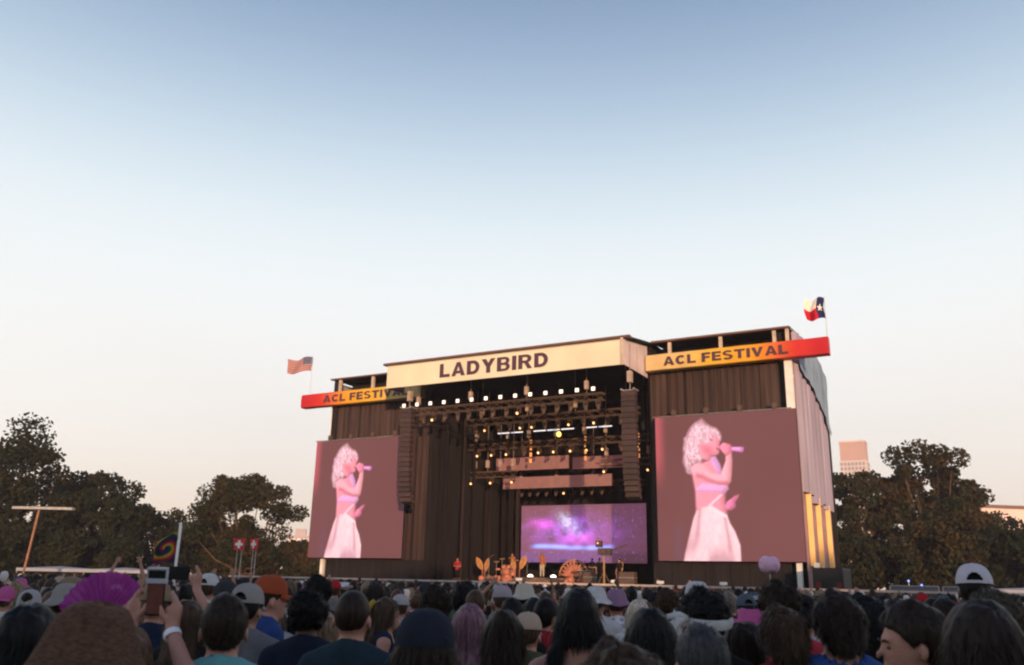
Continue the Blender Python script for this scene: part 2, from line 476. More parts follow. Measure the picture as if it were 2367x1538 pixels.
def strands(me, n, L, mode, seed, w=.0022):
    """thin hair locks growing out of the hair surface, added to the same mesh"""
    r = np.random.default_rng(seed)
    nv = len(me.vertices); V = np.empty(nv * 3, np.float32); me.vertices.foreach_get('co', V); V = V.reshape(-1, 3)
    N = np.empty(nv * 3, np.float32); me.vertices.foreach_get('normal', N); N = N.reshape(-1, 3)
    np_ = len(me.polygons); Q = np.empty(np_ * 4, np.int32); me.loops.foreach_get('vertex_index', Q); Q = Q.reshape(-1, 4)
    I = r.integers(0, nv, n); P = V[I] - N[I] * .004; D = N[I].copy()
    rr = r.normal(0, 1, (n, 3)).astype(np.float32)
    dn = np.array([0, 0, -1.0]); out = []
    segs = 3; pts = [P]
    d = D * (.9 if mode != 'long' else .35) + rr * (.5 if mode in ('curly', 'messy') else .2) + dn * (.0 if mode == 'curly' else (.5 if mode != 'long' else 1.1))
    if mode == 'messy': d = D * .55 + rr * .28 + dn * .75
    LL = L * r.uniform(.5, 1.2, (n, 1))
    for s_ in range(segs):
        d = d / np.linalg.norm(d, axis=1, keepdims=True)
        pts.append(pts[-1] + d * LL / segs)
        if mode == 'curly': d = d + r.normal(0, .9, (n, 3))
        else: d = d + dn * .35 + r.normal(0, .12, (n, 3))
    side = np.cross(D, dn + rr * .3); side /= np.linalg.norm(side, axis=1, keepdims=True) + 1e-6
    VV = [V]; QQ = [Q]; b = nv
    for s_ in range(segs):
        w0 = w * (1 - s_ / segs) + .0006; w1 = w * (1 - (s_ + 1) / segs) + .0006
        a0, a1 = pts[s_] - side * w0, pts[s_] + side * w0; b0, b1 = pts[s_ + 1] - side * w1, pts[s_ + 1] + side * w1
        VV += [a0, a1, b1, b0]; k = np.arange(n); QQ.append(np.stack([b + k, b + n + k, b + 2 * n + k, b + 3 * n + k], 1)); b += 4 * n
    m2 = mesh_np(me.name, np.concatenate(VV), np.concatenate(QQ), True)
    bpy.data.meshes.remove(me)
    return m2

def make_hair(name, kind, seed=1, res=.009, ns=700, detail=True):
    big = {'afro': .13, 'curly': .03}.get(kind, .0)
    f = Field((-.23, -.26, 1.10 if kind in ('long', 'ponytails') else 1.36), (.23, .22, 1.98), res)
    c = (0, -.016, 1.655)
    line = lambda X, Y, Z: (1.605 + np.clip(Y, -.12, .1) * .95) - Z + .004 * np.sin(X * 90) + 0 * X
    if kind == 'fade':
        f.ell((0, -.012, 1.655), (.0825, .101, .103), 0)
        f.cut(line)
    elif kind in ('short', 'swept', 'messy'):
        r = {'short': (.086, .106, .108), 'swept': (.093, .122, .115), 'messy': (.094, .114, .114)}[kind]
        f.ell(c, r, 0)
        if kind != 'short': f.ell((0, -.07, 1.60), (.085, .06, .095), .03)
        a = {'short': .012, 'swept': .02, 'messy': .03}[kind]
        f.push(lambda X, Y, Z: a * noise3(X, Y, Z * .5, 22, seed) + a * .5 * noise3(X, Y, Z * .5, 55, seed + 5))
        if kind in ('short', 'swept'): f.cut(line)
        else: f.cut(lambda X, Y, Z: (1.600 + np.clip(Y, -.13, .11) * .85) - Z + 0 * X)
    elif kind in ('curly', 'afro'):
        r = (.103, .117, .114) if kind == 'curly' else (.135, .14, .14)
        f.ell((0, -.02, 1.665 if kind == 'curly' else 1.69), r, 0)
        f.push(lambda X, Y, Z: .034 * noise3(X, Y, Z, 20, seed) + .02 * noise3(X, Y, Z, 48, seed + 2))
        f.cut(lambda X, Y, Z: (1.585 + np.clip(Y, -.15, .11) * .8) - Z + 0 * X)
    elif kind in ('long', 'bob', 'ponytails', 'bun'):
        f.ell(c, (.091, .112, .110), 0)
        if kind == 'long':
            f.cone((0, -.045, 1.62), (0, -.105, 1.40), .088, .085, .03, flat=(1.05, .55, 1)); f.cone((0, -.105, 1.42), (0, -.125, 1.22), .085, .055, .03, flat=(1.15, .4, 1))
            for sx in (-1, 1): f.cone((sx * .080, -.01, 1.63), (sx * .10, -.03, 1.38), .028, .020, .02)
        if kind == 'bob':
            f.cone((0, -.03, 1.62), (0, -.045, 1.50), .108, .100, .02, flat=(1, .85, 1))
        if kind == 'ponytails':
            for sx in (-1, 1):
                f.cone((sx * .075, -.05, 1.60), (sx * .105, -.075, 1.50), .034, .024, .02); f.cone((sx * .105, -.075, 1.50), (sx * .115, -.10, 1.30), .026, .012, .02)
        if kind == 'bun':
            f.cone((0, -.05, 1.60), (0, -.09, 1.46), .085, .06, .03, flat=(1, .6, 1)); f.ell((.0, -.095, 1.72), (.050, .042, .046), .01)
        f.push(lambda X, Y, Z: .012 * noise3(X, Y, Z * .25, 40, seed) + .006 * noise3(X, Y, Z * .3, 90, seed + 3) + .006 * np.maximum(0, 1 - np.abs(X) * 160) * (Y < .06) * (Z > 1.52))
        f.cut(lambda X, Y, Z: np.minimum(Y - .055 - 0 * X, 1.70 - Z + (.09 - Y) * -.3))
        if kind in ('ponytails', 'bun'):
            f.cut(lambda X, Y, Z: np.minimum(np.minimum(1.535 - Z + 0 * X + 0 * Y, .062 - np.abs(X)), 1.0) if kind == 'ponytails' else (1.44 - Z + 0 * X + 0 * Y))
    if kind in ('fade', 'short', 'swept'):
        for sx in (-1, 1): f.cut(lambda X, Y, Z: .034 - np.sqrt(((X - sx * .095) * .8) ** 2 + (Y + .004) ** 2 + ((Z - 1.596) * .85) ** 2))
    me = f.mesh(name)
    mode = {'curly': 'curly', 'afro': 'curly', 'messy': 'messy', 'long': 'long', 'bob': 'long', 'ponytails': 'long', 'bun': 'long'}.get(kind, 'short')
    L = {'curly': .022, 'messy': .032, 'long': .08, 'short': .012}[mode] * (.5 if kind == 'fade' else 1)
    if ns: me = strands(me, ns, L, mode, seed)
    return me

# ------------------------------------------------------------------ hats
def cap_parts(opening):
    """crown with the strap opening at the rear, brim, button; worn backwards the brim points at the camera's opposite"""
    n, m = 144, 36; V, F = [], []
    for i in range(m + 1):
        el = (math.pi / 2) * i / m
        for k in range(n):
            t = 2 * math.pi * k / n
            seam = 1 - .012 * max(0, 1 - abs(((t * 6 / (2 * math.pi)) % 1) - .0) * 9) - .012 * max(0, 1 - abs(1 - ((t * 6 / (2 * math.pi)) % 1)) * 9)
            ce = math.cos(el) ** .72 * seam; V.append((.098 * ce * math.cos(t), .116 * ce * math.sin(t), .118 * math.sin(el)))
    for i in range(m):
        for k in range(n):
            t = 2 * math.pi * (k + .5) / n; z = .118 * math.sin(math.pi / 2 * (i + .5) / m)
            x = .098 * math.cos(t); hole = math.sin(t) < 0 and z > .014 and ((x / .042) ** 2 + ((z - .012) / .048) ** 2 < 1)
            if hole and opening: continue
            F.append([i * n + k, i * n + (k + 1) % n, (i + 1) * n + (k + 1) % n, (i + 1) * n + k])
    crown = mesh_np('crown', V, F, True)
    V, F = [], []; a0, a1, s_ = math.pi * .5 - 1.05, math.pi * .5 + 1.05, 14
    for layer in (0, -.004):
        for j in range(5):
            for i in range(s_ + 1):
                t = a0 + (a1 - a0) * i / s_; u = j / 4
                w_ = math.cos((t - math.pi / 2) / 1.05 * math.pi / 2) ** .5 if 0 < i < s_ else 0
                r = 1 + u * .62 * w_; x = .097 * r * math.cos(t) / (1 + u * .15); y = .115 * r * math.sin(t)
                V.append((x, y, .004 + layer - .010 * u - 2.2 * x * x * (.3 + u)))
    W = s_ + 1
    for j in range(4):
        for i in range(s_): F.append([j * W + i, j * W + i + 1, (j + 1) * W + i + 1, (j + 1) * W + i]); F.append([5 * W + j * W + i, 5 * W + (j + 1) * W + i, 5 * W + (j + 1) * W + i + 1, 5 * W + j * W + i + 1])
    for i in range(s_): F.append([4 * W + i, 4 * W + i + 1, 9 * W + i + 1, 9 * W + i])
    brim = mesh_np('brim', V, F, True)
    b = MB().lathe([(.0001, .006), (.007, .004), (.009, 0)], (0, 0, .117), 8).mesh('button', True)
    return crown, brim, b

def hat_lathe(kind):
    if kind == 'bucket':
        prof = [(.0001, .103), (.045, .100), (.072, .088), (.088, .055), (.101, .0), (.111, -.008), (.130, -.030), (.146, -.045), (.144, -.049), (.11, -.012), (.10, -.004)]
        wob = lambda r, z, t: (r * (1 + .03 * math.sin(3 * t + 1) * (r > .1)), z + .006 * math.sin(5 * t) * (r > .12))
    elif kind == 'straw':
        prof = [(.0001, .122), (.050, .119), (.079, .107), (.097, .084), (.110, .052), (.122, .020), (.136, -.018), (.156, -.062), (.176, -.112), (.192, -.165), (.198, -.19), (.196, -.192), (.150, -.06), (.112, -.006)]
        wob = lambda r, z, t: (r * (1 + .035 * math.sin(2 * t + .7) * (r > .06) + .015 * math.sin(5 * t + 1)), z + .006 * math.sin(3 * t) * (r < .1) + (.03 * math.sin(2 * t + 2.6) + .012 * math.sin(5 * t) + .09 * math.cos(t)) * (r > .12) * (r - .1) * 6)
    else:   # cowboy
        prof = [(.0001, .105), (.035, .108), (.066, .128), (.086, .120), (.096, .07), (.104, .0), (.13, .0), (.18, .008), (.205, .015), (.204, .011), (.12, -.005)]
        wob = lambda r, z, t: (r * (1 + .15 * math.sin(t) ** 2 * (r > .12)), z + (.07 * math.cos(t) ** 2 * (r > .12) * (r - .12) * 10) - (.02 * (1 - abs(math.cos(t))) if r < .07 else 0))
    return MB().lathe(prof, (0, 0, 0), 32, wob).mesh('hat_' + kind, True)

# ------------------------------------------------------------------ ground
g = MB(); gx = [-900, -300, -120, -60, -30, -10, 10, 30, 60, 120, 300, 900]; gy = [-200, -60, -20, 0, 20, 40, 60, 90, 140, 300, 900]
V = [(x, y, 0) for y in gy for x in gx]; W_ = len(gx)
F = [(j * W_ + i, j * W_ + i + 1, (j + 1) * W_ + i + 1, (j + 1) * W_ + i) for j in range(len(gy) - 1) for i in range(W_ - 1)]
ground = obj('ground', mesh_np('ground', V, F)); ground.data.materials.append(mat('lawn', (0.055, 0.06, 0.025), 0.95, 0.5, 0.6, 0.6, 12)); tag(ground, kind='structure')

# ------------------------------------------------------------------ stage frame: u to the right along the front, y to the back
SO = Vector((13.319, 51.674, 0)); SA = math.atan2(-0.47892, 0.87786)
UX, UY = Vector((math.cos(SA), math.sin(SA), 0)), Vector((-math.sin(SA), math.cos(SA), 0))
def S(u, y, z): return SO + UX * u + UY * y + Vector((0, 0, z))
def sthing(name, u, y, z, label, cat, group=None): return empty(name, S(u, y, z), SA, label, cat, group)

CTR = -13.8
stage = empty('concert_stage', SO, SA, 'tall black scaffold festival stage with a cream header sign and two wings', 'stage')
# deck and back wall
MB().box(-30.9, 3.4, 1.2, 17, 0, 1.5).build('deck', deck_mat, stage)
for i in range(9):
    x0 = -22.6 + i * 1.95
    MB().box(x0, x0 + 1.9, -1.2, 1.19, .02, 1.46).build('front_riser_panel', mat('riser_front', (0.13, 0.085, 0.06), .8, .3, 2, rand=.3), stage)
MB().box(-31, 3.5, 16.2, 16.39, 0, 16.71).box(-22.9, -4.7, 16.2, 16.39, 16.712, 16.89).build('back_wall', roof_dark, stage)
# roof over the opening and the wings
MB().add([(-22.9, -4.25, 16.1), (-4.7, -4.25, 16.1), (-4.7, 0, 16.72), (-22.9, 0, 16.72), (-22.9, 16.4, 16.9), (-4.7, 16.4, 16.9), (-22.9, -4.25, 16.2), (-4.7, -4.25, 16.2), (-4.7, 0, 16.84), (-22.9, 0, 16.84), (-22.9, 16.4, 17.0), (-4.7, 16.4, 17.0)], [(0, 3, 2, 1), (3, 4, 5, 2), (6, 7, 8, 9), (9, 8, 11, 10), (0, 1, 7, 6), (1, 2, 8, 7), (2, 5, 11, 8), (0, 6, 9, 3), (3, 9, 10, 4), (4, 10, 11, 5)]).build('roof', roof_dark, stage)
MB().box(-31.2, -22.95, 0.05, 16.4, 16.72, 16.86).build('wing_roof', roof_dark, stage)
MB().add([(-4.7, .05, 16.78), (3.95, .05, 16.86), (3.95, 5.6, 17.25), (3.95, 10.3, 16.3), (-4.7, 10.3, 16.3), (-4.7, 5.6, 17.25)], [(0, 1, 2, 5), (5, 2, 3, 4)]).build('wing_roof', roof_dark, stage)
MB().box(-23.0, -4.62, -4.5, -4.1, 16.10, 16.24).build('roof_edge', edge_metal, stage)
MB().box(-31.35, -22.9, -.25, .1, 16.70, 16.80).build('roof_edge', edge_metal, stage)
MB().box(-4.75, 4.0, -.25, .1, 16.78, 16.90).build('roof_edge', edge_metal, stage)
MB().add([(4.02, -.2, 16.78), (4.02, 5.6, 17.18), (4.02, 10.4, 16.22), (4.02, 10.4, 16.34), (4.02, 5.6, 17.3), (4.02, -.2, 16.9)], [(0, 1, 4, 5), (1, 2, 3, 4)]).build('roof_edge', edge_metal, stage)
# header box
hd = MB().box(-22.65, -5.12, -4.42, -4.30, 14.44, 16.04).build('header_panel', cream_vinyl, stage)
MB().box(-22.66, -5.1, -4.46, -4.44, 15.99, 16.03).build('header_hem', mat('hem', (.5, .42, .3), .6), hd)
for s_, x in (('header_side_panel', -5.08), ('header_side_panel', -22.72)):
    yb = -.1 if x > -10 else -2.4; zb_ = 16.05 + .6 * (yb + 4.3) / 4.2
    MB().poly([(x - .03, -4.30, 14.46), (x - .03, yb, 14.5), (x - .03, yb, zb_), (x - .03, -4.30, 16.05)], (.06, 0, 0)).build(s_, lilac_vinyl, stage)
for k in range(3):
    MB().box(-5.045, -5.02, -3.3 + k * 1.2, -3.26 + k * 1.2, 14.52, 16.0 + .14 * k).build('side_seam', mat('seam', (.4, .32, .33), .6), stage)
MB().box(-5.2, -5.04, -4.50, -4.42, 14.40, 16.1).build('header_corner_post', mat('post_buff', (.55, .45, .36), .5), stage)

GLY = {
 'L': (.80, [('r', 0, 0, .30, 1), ('r', .30, 0, .80, .22)]),
 'A': (1.04, [('p', (0, 0), (.30, 0), (.60, 1), (.38, 1)), ('p', (1.04, 0), (.74, 0), (.44, 1), (.66, 1)), ('r', .24, .18, .80, .37)]),
 'D': (.97, [('r', 0, 0, .30, 1), ('r', .30, 0, .46, .22), ('r', .30, .78, .46, 1), ('a', .46, .5, .51, .5, .29, .22, -90, 90)]),
 'Y': (1.02, [('p', (0, 1), (.33, 1), (.62, .50), (.40, .36)), ('p', (1.02, 1), (.69, 1), (.40, .50), (.62, .36)), ('r', .36, 0, .66, .44)]),
 'B': (.96, [('r', 0, 0, .30, 1), ('r', .30, .83, .56, 1), ('r', .30, .43, .56, .59), ('r', .30, 0, .56, .17), ('a', .54, .72, .38, .28, .26, .16, -90, 90), ('a', .54, .29, .42, .29, .28, .17, -90, 90)]),
 'I': (.31, [('r', 0, 0, .31, 1)]),
 'R': (1.0, [('r', 0, 0, .30, 1), ('r', .30, .82, .56, 1), ('r', .30, .40, .56, .58), ('a', .54, .70, .41, .30, .28, .18, -90, 90), ('p', (.42, .44), (.70, .44), (1.0, 0), (.68, 0))]),
 'C': (.96, [('a', .5, .5, .5, .5, .30, .23, 42, 318)]),
 'F': (.80, [('r', 0, 0, .30, 1), ('r', .30, .78, .80, 1), ('r', .30, .38, .74, .59)]),
 'E': (.84, [('r', 0, 0, .30, 1), ('r', .30, .78, .83, 1), ('r', .30, .40, .78, .60), ('r', .30, 0, .84, .22)]),
 'S': (.92, [('a', .46, .715, .45, .285, .27, .18, 25, 270), ('a', .46, .285, .46, .285, .27, .18, -155, 90)]),
 'T': (.94, [('r', 0, .78, .94, 1), ('r', .32, 0, .62, .78)]),
 'V': (1.02, [('p', (0, 1), (.31, 1), (.62, 0), (.40, 0)), ('p', (1.02, 1), (.71, 1), (.42, 0), (.60, 0))]),
 '7': (.8, [('r', 0, .78, .8, 1), ('p', (.48, .78), (.8, .78), (.45, 0), (.15, 0))]),
}
def lettering(text, u0, u1, z0, z1, y, parent, m=None, gap=.14):
    tot = sum((.42 if c == ' ' else GLY[c][0] + gap) for c in text) - gap; k = (u1 - u0) / tot; x = u0; hz = z1 - z0
    for c in text:
        if c == ' ': x += .42 * k; continue
        w, prims = GLY[c]; mb = MB()
        for q, p in enumerate(prims):
            yy = -.006 - .002 * q
            if p[0] == 'r': pts = [(p[1], p[2]), (p[3], p[2]), (p[3], p[4]), (p[1], p[4])]; mb.poly([(x + a * k, y + yy, z0 + b * hz) for a, b in pts][::-1], (0, .006 - yy, 0))
            elif p[0] == 'p': mb.poly([(x + a * k, y + yy, z0 + b * hz) for a, b in p[1:]], (0, .006 - yy, 0))
            else:
                _, cx, cz, rx, rz, tx_, tz_, a0, a1 = p; n_ = 12
                for i in range(n_):
                    b0, b1 = R(a0 + (a1 - a0) * i / n_), R(a0 + (a1 - a0) * (i + 1) / n_)
                    pts = [(cx + rx * math.cos(b0), cz + rz * math.sin(b0)), (cx + rx * math.cos(b1), cz + rz * math.sin(b1)), (cx + (rx - tx_) * math.cos(b1), cz + (rz - tz_) * math.sin(b1)), (cx + (rx - tx_) * math.cos(b0), cz + (rz - tz_) * math.sin(b0))]
                    mb.add([(x + a * k, y + yy, z0 + b * hz) for a, b in pts], [(0, 1, 2, 3)])
        mb.build('letter', m or letter_mat, parent); x += (w + gap) * k
lettering('LADYBIRD', -18.25, -10.1, 14.80, 15.74, -4.45, hd)

# wings: dark loft opening, posts, ribbed scrims, skirts
def wing(x0, x1, posts, outer, top):
    MB().box(x0, x1, 1.6, 1.7, 14.0, top).build('loft_back', roof_dark, stage)
    for px in posts:
        MB().box(px - .10, px + .10, -.08, .12, 14.9, top - .06).build('loft_post', mat('post_buff', (.55, .45, .36), .5), stage)
    MB().box(x0, x1, .32, .36, 1.5, 15.2).build('scrim_backing', roof_dark, stage)
    n = int(round((x1 - x0) / 1.15)); w = (x1 - x0) / n
    for i in range(n):
        a = x0 + i * w; pts = []
        for k in range(9):
            t = k / 8; pts.append((a + .02 + t * (w - .04), .10 + .05 * math.sin(k * 1.9 + i * 1.3) * random.uniform(.5, 1)))
        m_ = MB()
        for k in range(8):
            (xa, ya), (xb, yb) = pts[k], pts[k + 1]
            m_.add([(xa, ya, 1.5), (xb, yb, 1.5), (xb, yb, 14.95), (xa, ya, 14.95)], [(0, 1, 2, 3)])
        m_.build('scrim_panel', brown_scrim, stage, loc=(0, random.uniform(0, .05), 0))
    for i in range(n):
        a = x0 + i * w
        MB().box(a + .01, a + w - .01, .02, .08, .03, 3.0).build('skirt_panel', black_cloth, stage)
wing(-30.6, -21.9, (-30.5, -27.3), -1, 16.75)
wing(-5.0, 3.15, (-3.56, -.25, 3.05), 1, 16.8)
# dark gap and sunlit corner posts
MB().box(3.17, 3.5, .3, .5, 1.5, 16.7).build('corner_gap', roof_dark, stage)
MB().box(3.55, 3.98, -.2, .2, 11.2, 14.9).build('corner_post', white_paint, stage)
MB().box(3.72, 3.92, -.1, .1, 14.9, 16.78).build('corner_post', mat('post_buff', (.55, .45, .36), .5), stage)
MB().box(-31.1, -30.65, .0, .5, 11.3, 16.7).build('corner_post', black_cloth, stage)
MB().box(-31.28, -31.1, .1, .35, 9, 14.9).build('corner_post', white_paint, stage)
MB().box(-31.2, -30.95, .1, .35, 0, 3.0).build('leg_post', white_paint, stage)
for x in (3.45, 4.4):
    MB().box(x, x + .28, -.1, .2, 0, 3.06).build('leg_post', white_paint, stage)
MB().box(-31.3, -31.2, .4, 16.3, 0, 16.6).build('wing_side_wall', grey_scrim, stage)
# inner walls of the opening
MB().box(-21.85, -21.7, .3, 16, 1.5, 16.68).build('inner_wall', black_cloth, stage)
MB().box(-5.15, -5.0, .3, 16, 1.5, 16.68).build('inner_wall', black_cloth, stage)
# right side wall: folded scrim above, pilaster folds below
for i in range(7):
    y0 = .3 + i * 1.43
    zb = 7.05 - (.18 if i in (2, 3) else 0) + .10 * math.sin(i * 2.1)
    pts = [(y0, 4.02), (y0 + .35, 4.26), (y0 + .9, 4.30), (y0 + 1.15, 4.05), (y0 + 1.40, 4.02)]
    m_ = MB()
    for (ya, xa), (yb, xb) in zip(pts, pts[1:]):
        zt = lambda y: 16.75 + (y / 5.6 * .4 if y < 5.6 else .4 - (y - 5.6) / 4.7 * .95)
        sl = lambda y: zb - y * .05
        m_.add([(xa, ya, sl(ya)), (xb, yb, sl(yb)), (xb, yb, zt(yb) - .1), (xa, ya, zt(ya) - .1)], [(0, 1, 2, 3)])
    m_.build('side_scrim', mat('mauve_scrim', (0.33, 0.29, 0.37), .95, .2, .8, .4, 4, stretch=(2, 2, .2), rand=.12), stage)  # mauve-grey is the scrim's own cloth colour
MB().box(3.98, 4.01, .3, 10.3, 0.1, 16.6).build('side_lining', mat('lining_pink', (.36, .22, .22), .9, .2, 1), stage)
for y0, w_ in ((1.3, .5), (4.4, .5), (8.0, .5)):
    MB().box(4.02, 4.30, y0 - .10, y0 - .02, 2.9, 7.25 - y0 * .05).build('fold_edge', mat('sun_tinted_cloth', (1.0, .66, .26), .8, .08, 1.5), stage)  # orange low-sun glow put into the colour of the front-facing edges
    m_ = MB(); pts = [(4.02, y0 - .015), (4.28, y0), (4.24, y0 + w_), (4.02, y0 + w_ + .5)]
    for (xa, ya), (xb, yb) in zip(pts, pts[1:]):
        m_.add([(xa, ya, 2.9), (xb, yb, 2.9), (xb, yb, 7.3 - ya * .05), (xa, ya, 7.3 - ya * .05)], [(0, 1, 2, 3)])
    m_.build('side_fold', mat('fold_grazed_pink', (.40, .25, .27), .85, .15, 1), stage)  # side faces coloured pink, as if the sun only grazed them
# torn blue tarpaulin over the top of the side wall
tp = [(0.4, 14.7), (2.0, 14.9), (4.8, 16.6), (7, 16.7), (10.4, 15.9), (10.5, 12.1), (9.6, 12.0), (8.6, 12.9), (7.2, 13.4), (5.8, 13.9), (4.6, 14.0), (2.8, 14.2), (1.2, 14.3)]
ny = 20; cols = []
top = lambda y: np.interp(y, [.4, 2.0, 4.8, 7, 10.5], [14.9, 15.3, 16.6, 16.7, 15.9]); bot = lambda y: np.interp(y, [.4, 1.2, 2.8, 4.6, 5.8, 7.2, 8.6, 9.6, 10.1, 10.5], [14.3, 14.1, 14.1, 13.9, 13.5, 13.3, 12.7, 12.0, 11.6, 12.0])
V, F = [], []
for i in range(ny + 1):
    y = .4 + 10.1 * i / ny
    for j in range(7):
        z = bot(y) + (top(y) - bot(y)) * j / 6
        V.append((4.37 + .03 * math.sin(i * 1.7 + j) + .02 * math.sin(j * 2.3 + i * .4) + (.05 if j == 0 else 0), y, z))
for i in range(ny):
    for j in range(6): F.append((i * 7 + j, (i + 1) * 7 + j, (i + 1) * 7 + j + 1, i * 7 + j + 1))
o = obj('tarpaulin', mesh_np('tarpaulin', V, F, True), stage); o.data.materials.append(tarp_blue)
# bare frame showing beyond the wings' base
MB().tube((4.3, -.1, 0), (4.7, 1.2, 2.9), .05).build('brace', white_paint, stage)

# ------------------------------------------------------------------ painted pictures
def smooth(x): return np.clip(x, 0, 1) ** 2 * (3 - 2 * np.clip(x, 0, 1))
def poly_cov(X, Y, P, soft):
    P = np.array(P, float); inside = np.zeros(X.shape, bool); d = np.full(X.shape, 9.0)
    for i in range(len(P)):
        a, b = P[i], P[(i + 1) % len(P)]
        c = ((a[1] > Y) != (b[1] > Y)) & (X < (b[0] - a[0]) * (Y - a[1]) / (b[1] - a[1] + 1e-12) + a[0]); inside ^= c
        e = b - a; t = np.clip(((X - a[0]) * e[0] + (Y - a[1]) * e[1]) / (e @ e + 1e-12), 0, 1)
        d = np.minimum(d, np.hypot(X - a[0] - t * e[0], Y - a[1] - t * e[1]))
    return np.clip(.5 + np.where(inside, d, -d) / soft, 0, 1)
def n2(X, Y, f, seed): return noise3(X * f, Y * f, X * 0 + .5, 1.0, seed)
def painted_grid(name, u0, u1, z0, z1, y, nx, ny, colf, wave=None):
    X, Z = np.meshgrid(np.linspace(0, 1, nx + 1), np.linspace(0, 1, ny + 1))
    yy = np.full(X.shape, float(y)) if wave is None else y + wave(X, Z)
    V = np.stack([u0 + X * (u1 - u0), yy, z0 + Z * (z1 - z0)], -1).reshape(-1, 3)
    I = np.arange((nx + 1) * (ny + 1)).reshape(ny + 1, nx + 1)
    F = np.stack([I[:-1, :-1], I[:-1, 1:], I[1:, 1:], I[1:, :-1]], -1).reshape(-1, 4)
    me = mesh_np(name, V, F, wave is not None)
    vcol(me, colf(X, Z).reshape(-1, 3)); return me

SINGER = {
 'hair':[(0.346,0.965),(0.367,0.941),(0.395,0.915),(0.443,0.894),(0.467,0.865),(0.476,0.833),(0.471,0.812),(0.451,0.838),(0.427,0.846),(0.409,0.829),(0.393,0.796),(0.339,0.795),(0.32,0.772),(0.326,0.729),(0.343,0.695),(0.335,0.674),(0.29,0.661),(0.261,0.643),(0.251,0.594),(0.23,0.603),(0.218,0.637),(0.205,0.68),(0.213,0.721),(0.212,0.77),(0.225,0.826),(0.241,0.868),(0.271,0.915),(0.302,0.941)],
 'face':[(0.339,0.798),(0.393,0.803),(0.405,0.823),(0.434,0.842),(0.462,0.834),(0.471,0.805),(0.465,0.778),(0.473,0.76),(0.458,0.751),(0.464,0.734),(0.456,0.717),(0.435,0.711),(0.407,0.709),(0.392,0.679),(0.356,0.68),(0.336,0.702),(0.323,0.743),(0.323,0.779)],
 'torso':[(0.283,0.662),(0.34,0.66),(0.392,0.679),(0.42,0.697),(0.447,0.669),(0.473,0.613),(0.484,0.573),(0.509,0.503),(0.492,0.457),(0.489,0.385),(0.499,0.311),(0.47,0.291),(0.284,0.334),(0.283,0.47),(0.269,0.559),(0.26,0.622)],
 'arm':[(0.261,0.636),(0.305,0.661),(0.354,0.652),(0.389,0.63),(0.422,0.588),(0.467,0.574),(0.506,0.666),(0.509,0.7),(0.549,0.733),(0.552,0.665),(0.544,0.583),(0.535,0.523),(0.516,0.507),(0.454,0.509),(0.385,0.528),(0.322,0.558),(0.273,0.579)],
 'armshade':[(0.294,0.566),(0.329,0.554),(0.385,0.528),(0.454,0.509),(0.516,0.507),(0.51,0.524),(0.455,0.525),(0.393,0.548),(0.344,0.577),(0.295,0.592)],
 'hand':[(0.474,0.778),(0.496,0.794),(0.544,0.778),(0.553,0.753),(0.547,0.719),(0.512,0.7),(0.489,0.729),(0.469,0.757)],
 'mic':[(0.543,0.76),(0.629,0.756),(0.635,0.749),(0.629,0.726),(0.616,0.724),(0.549,0.738)],
 'bust':[(0.287,0.484),(0.335,0.523),(0.454,0.509),(0.512,0.503),(0.518,0.477),(0.492,0.45),(0.451,0.452),(0.325,0.462),(0.289,0.456)],
 'strap':[(0.399,0.698),(0.435,0.704),(0.467,0.641),(0.471,0.593),(0.457,0.583),(0.43,0.615),(0.405,0.657)],
 'knot':[(0.461,0.445),(0.473,0.437),(0.38,0.359),(0.367,0.37)],
 'belt':[(0.381,0.37),(0.394,0.366),(0.498,0.302),(0.498,0.285),(0.443,0.296),(0.391,0.347)],
 'skirt':[(0.37,0.363),(0.391,0.366),(0.498,0.298),(0.516,0.245),(0.547,0.192),(0.577,0.103),(0.578,0.0),(0.182,-0.003),(0.195,0.055),(0.228,0.168),(0.261,0.281),(0.284,0.334),(0.32,0.357)],
 'handb':[(0.488,0.364),(0.503,0.391),(0.56,0.429),(0.587,0.439),(0.58,0.416),(0.558,0.389),(0.559,0.356),(0.527,0.334),(0.487,0.338)],
 'eye':[(0.399,0.827),(0.42,0.819),(0.419,0.81),(0.401,0.816)],
 'lips':[(0.443,0.762),(0.458,0.758),(0.456,0.745),(0.442,0.75)],
 'cheek':[(0.338,0.778),(0.395,0.775),(0.429,0.725),(0.407,0.709),(0.358,0.728)],
 'fringe':[(0.401,0.9),(0.443,0.891),(0.47,0.854),(0.474,0.819),(0.462,0.827),(0.434,0.839),(0.4,0.802),(0.368,0.797),(0.364,0.868)],
 'shadow':[(0.131,0.242),(0.181,0.242),(0.184,0.122),(0.158,-0.003),(0.108,-0.005),(0.119,0.122)],
}
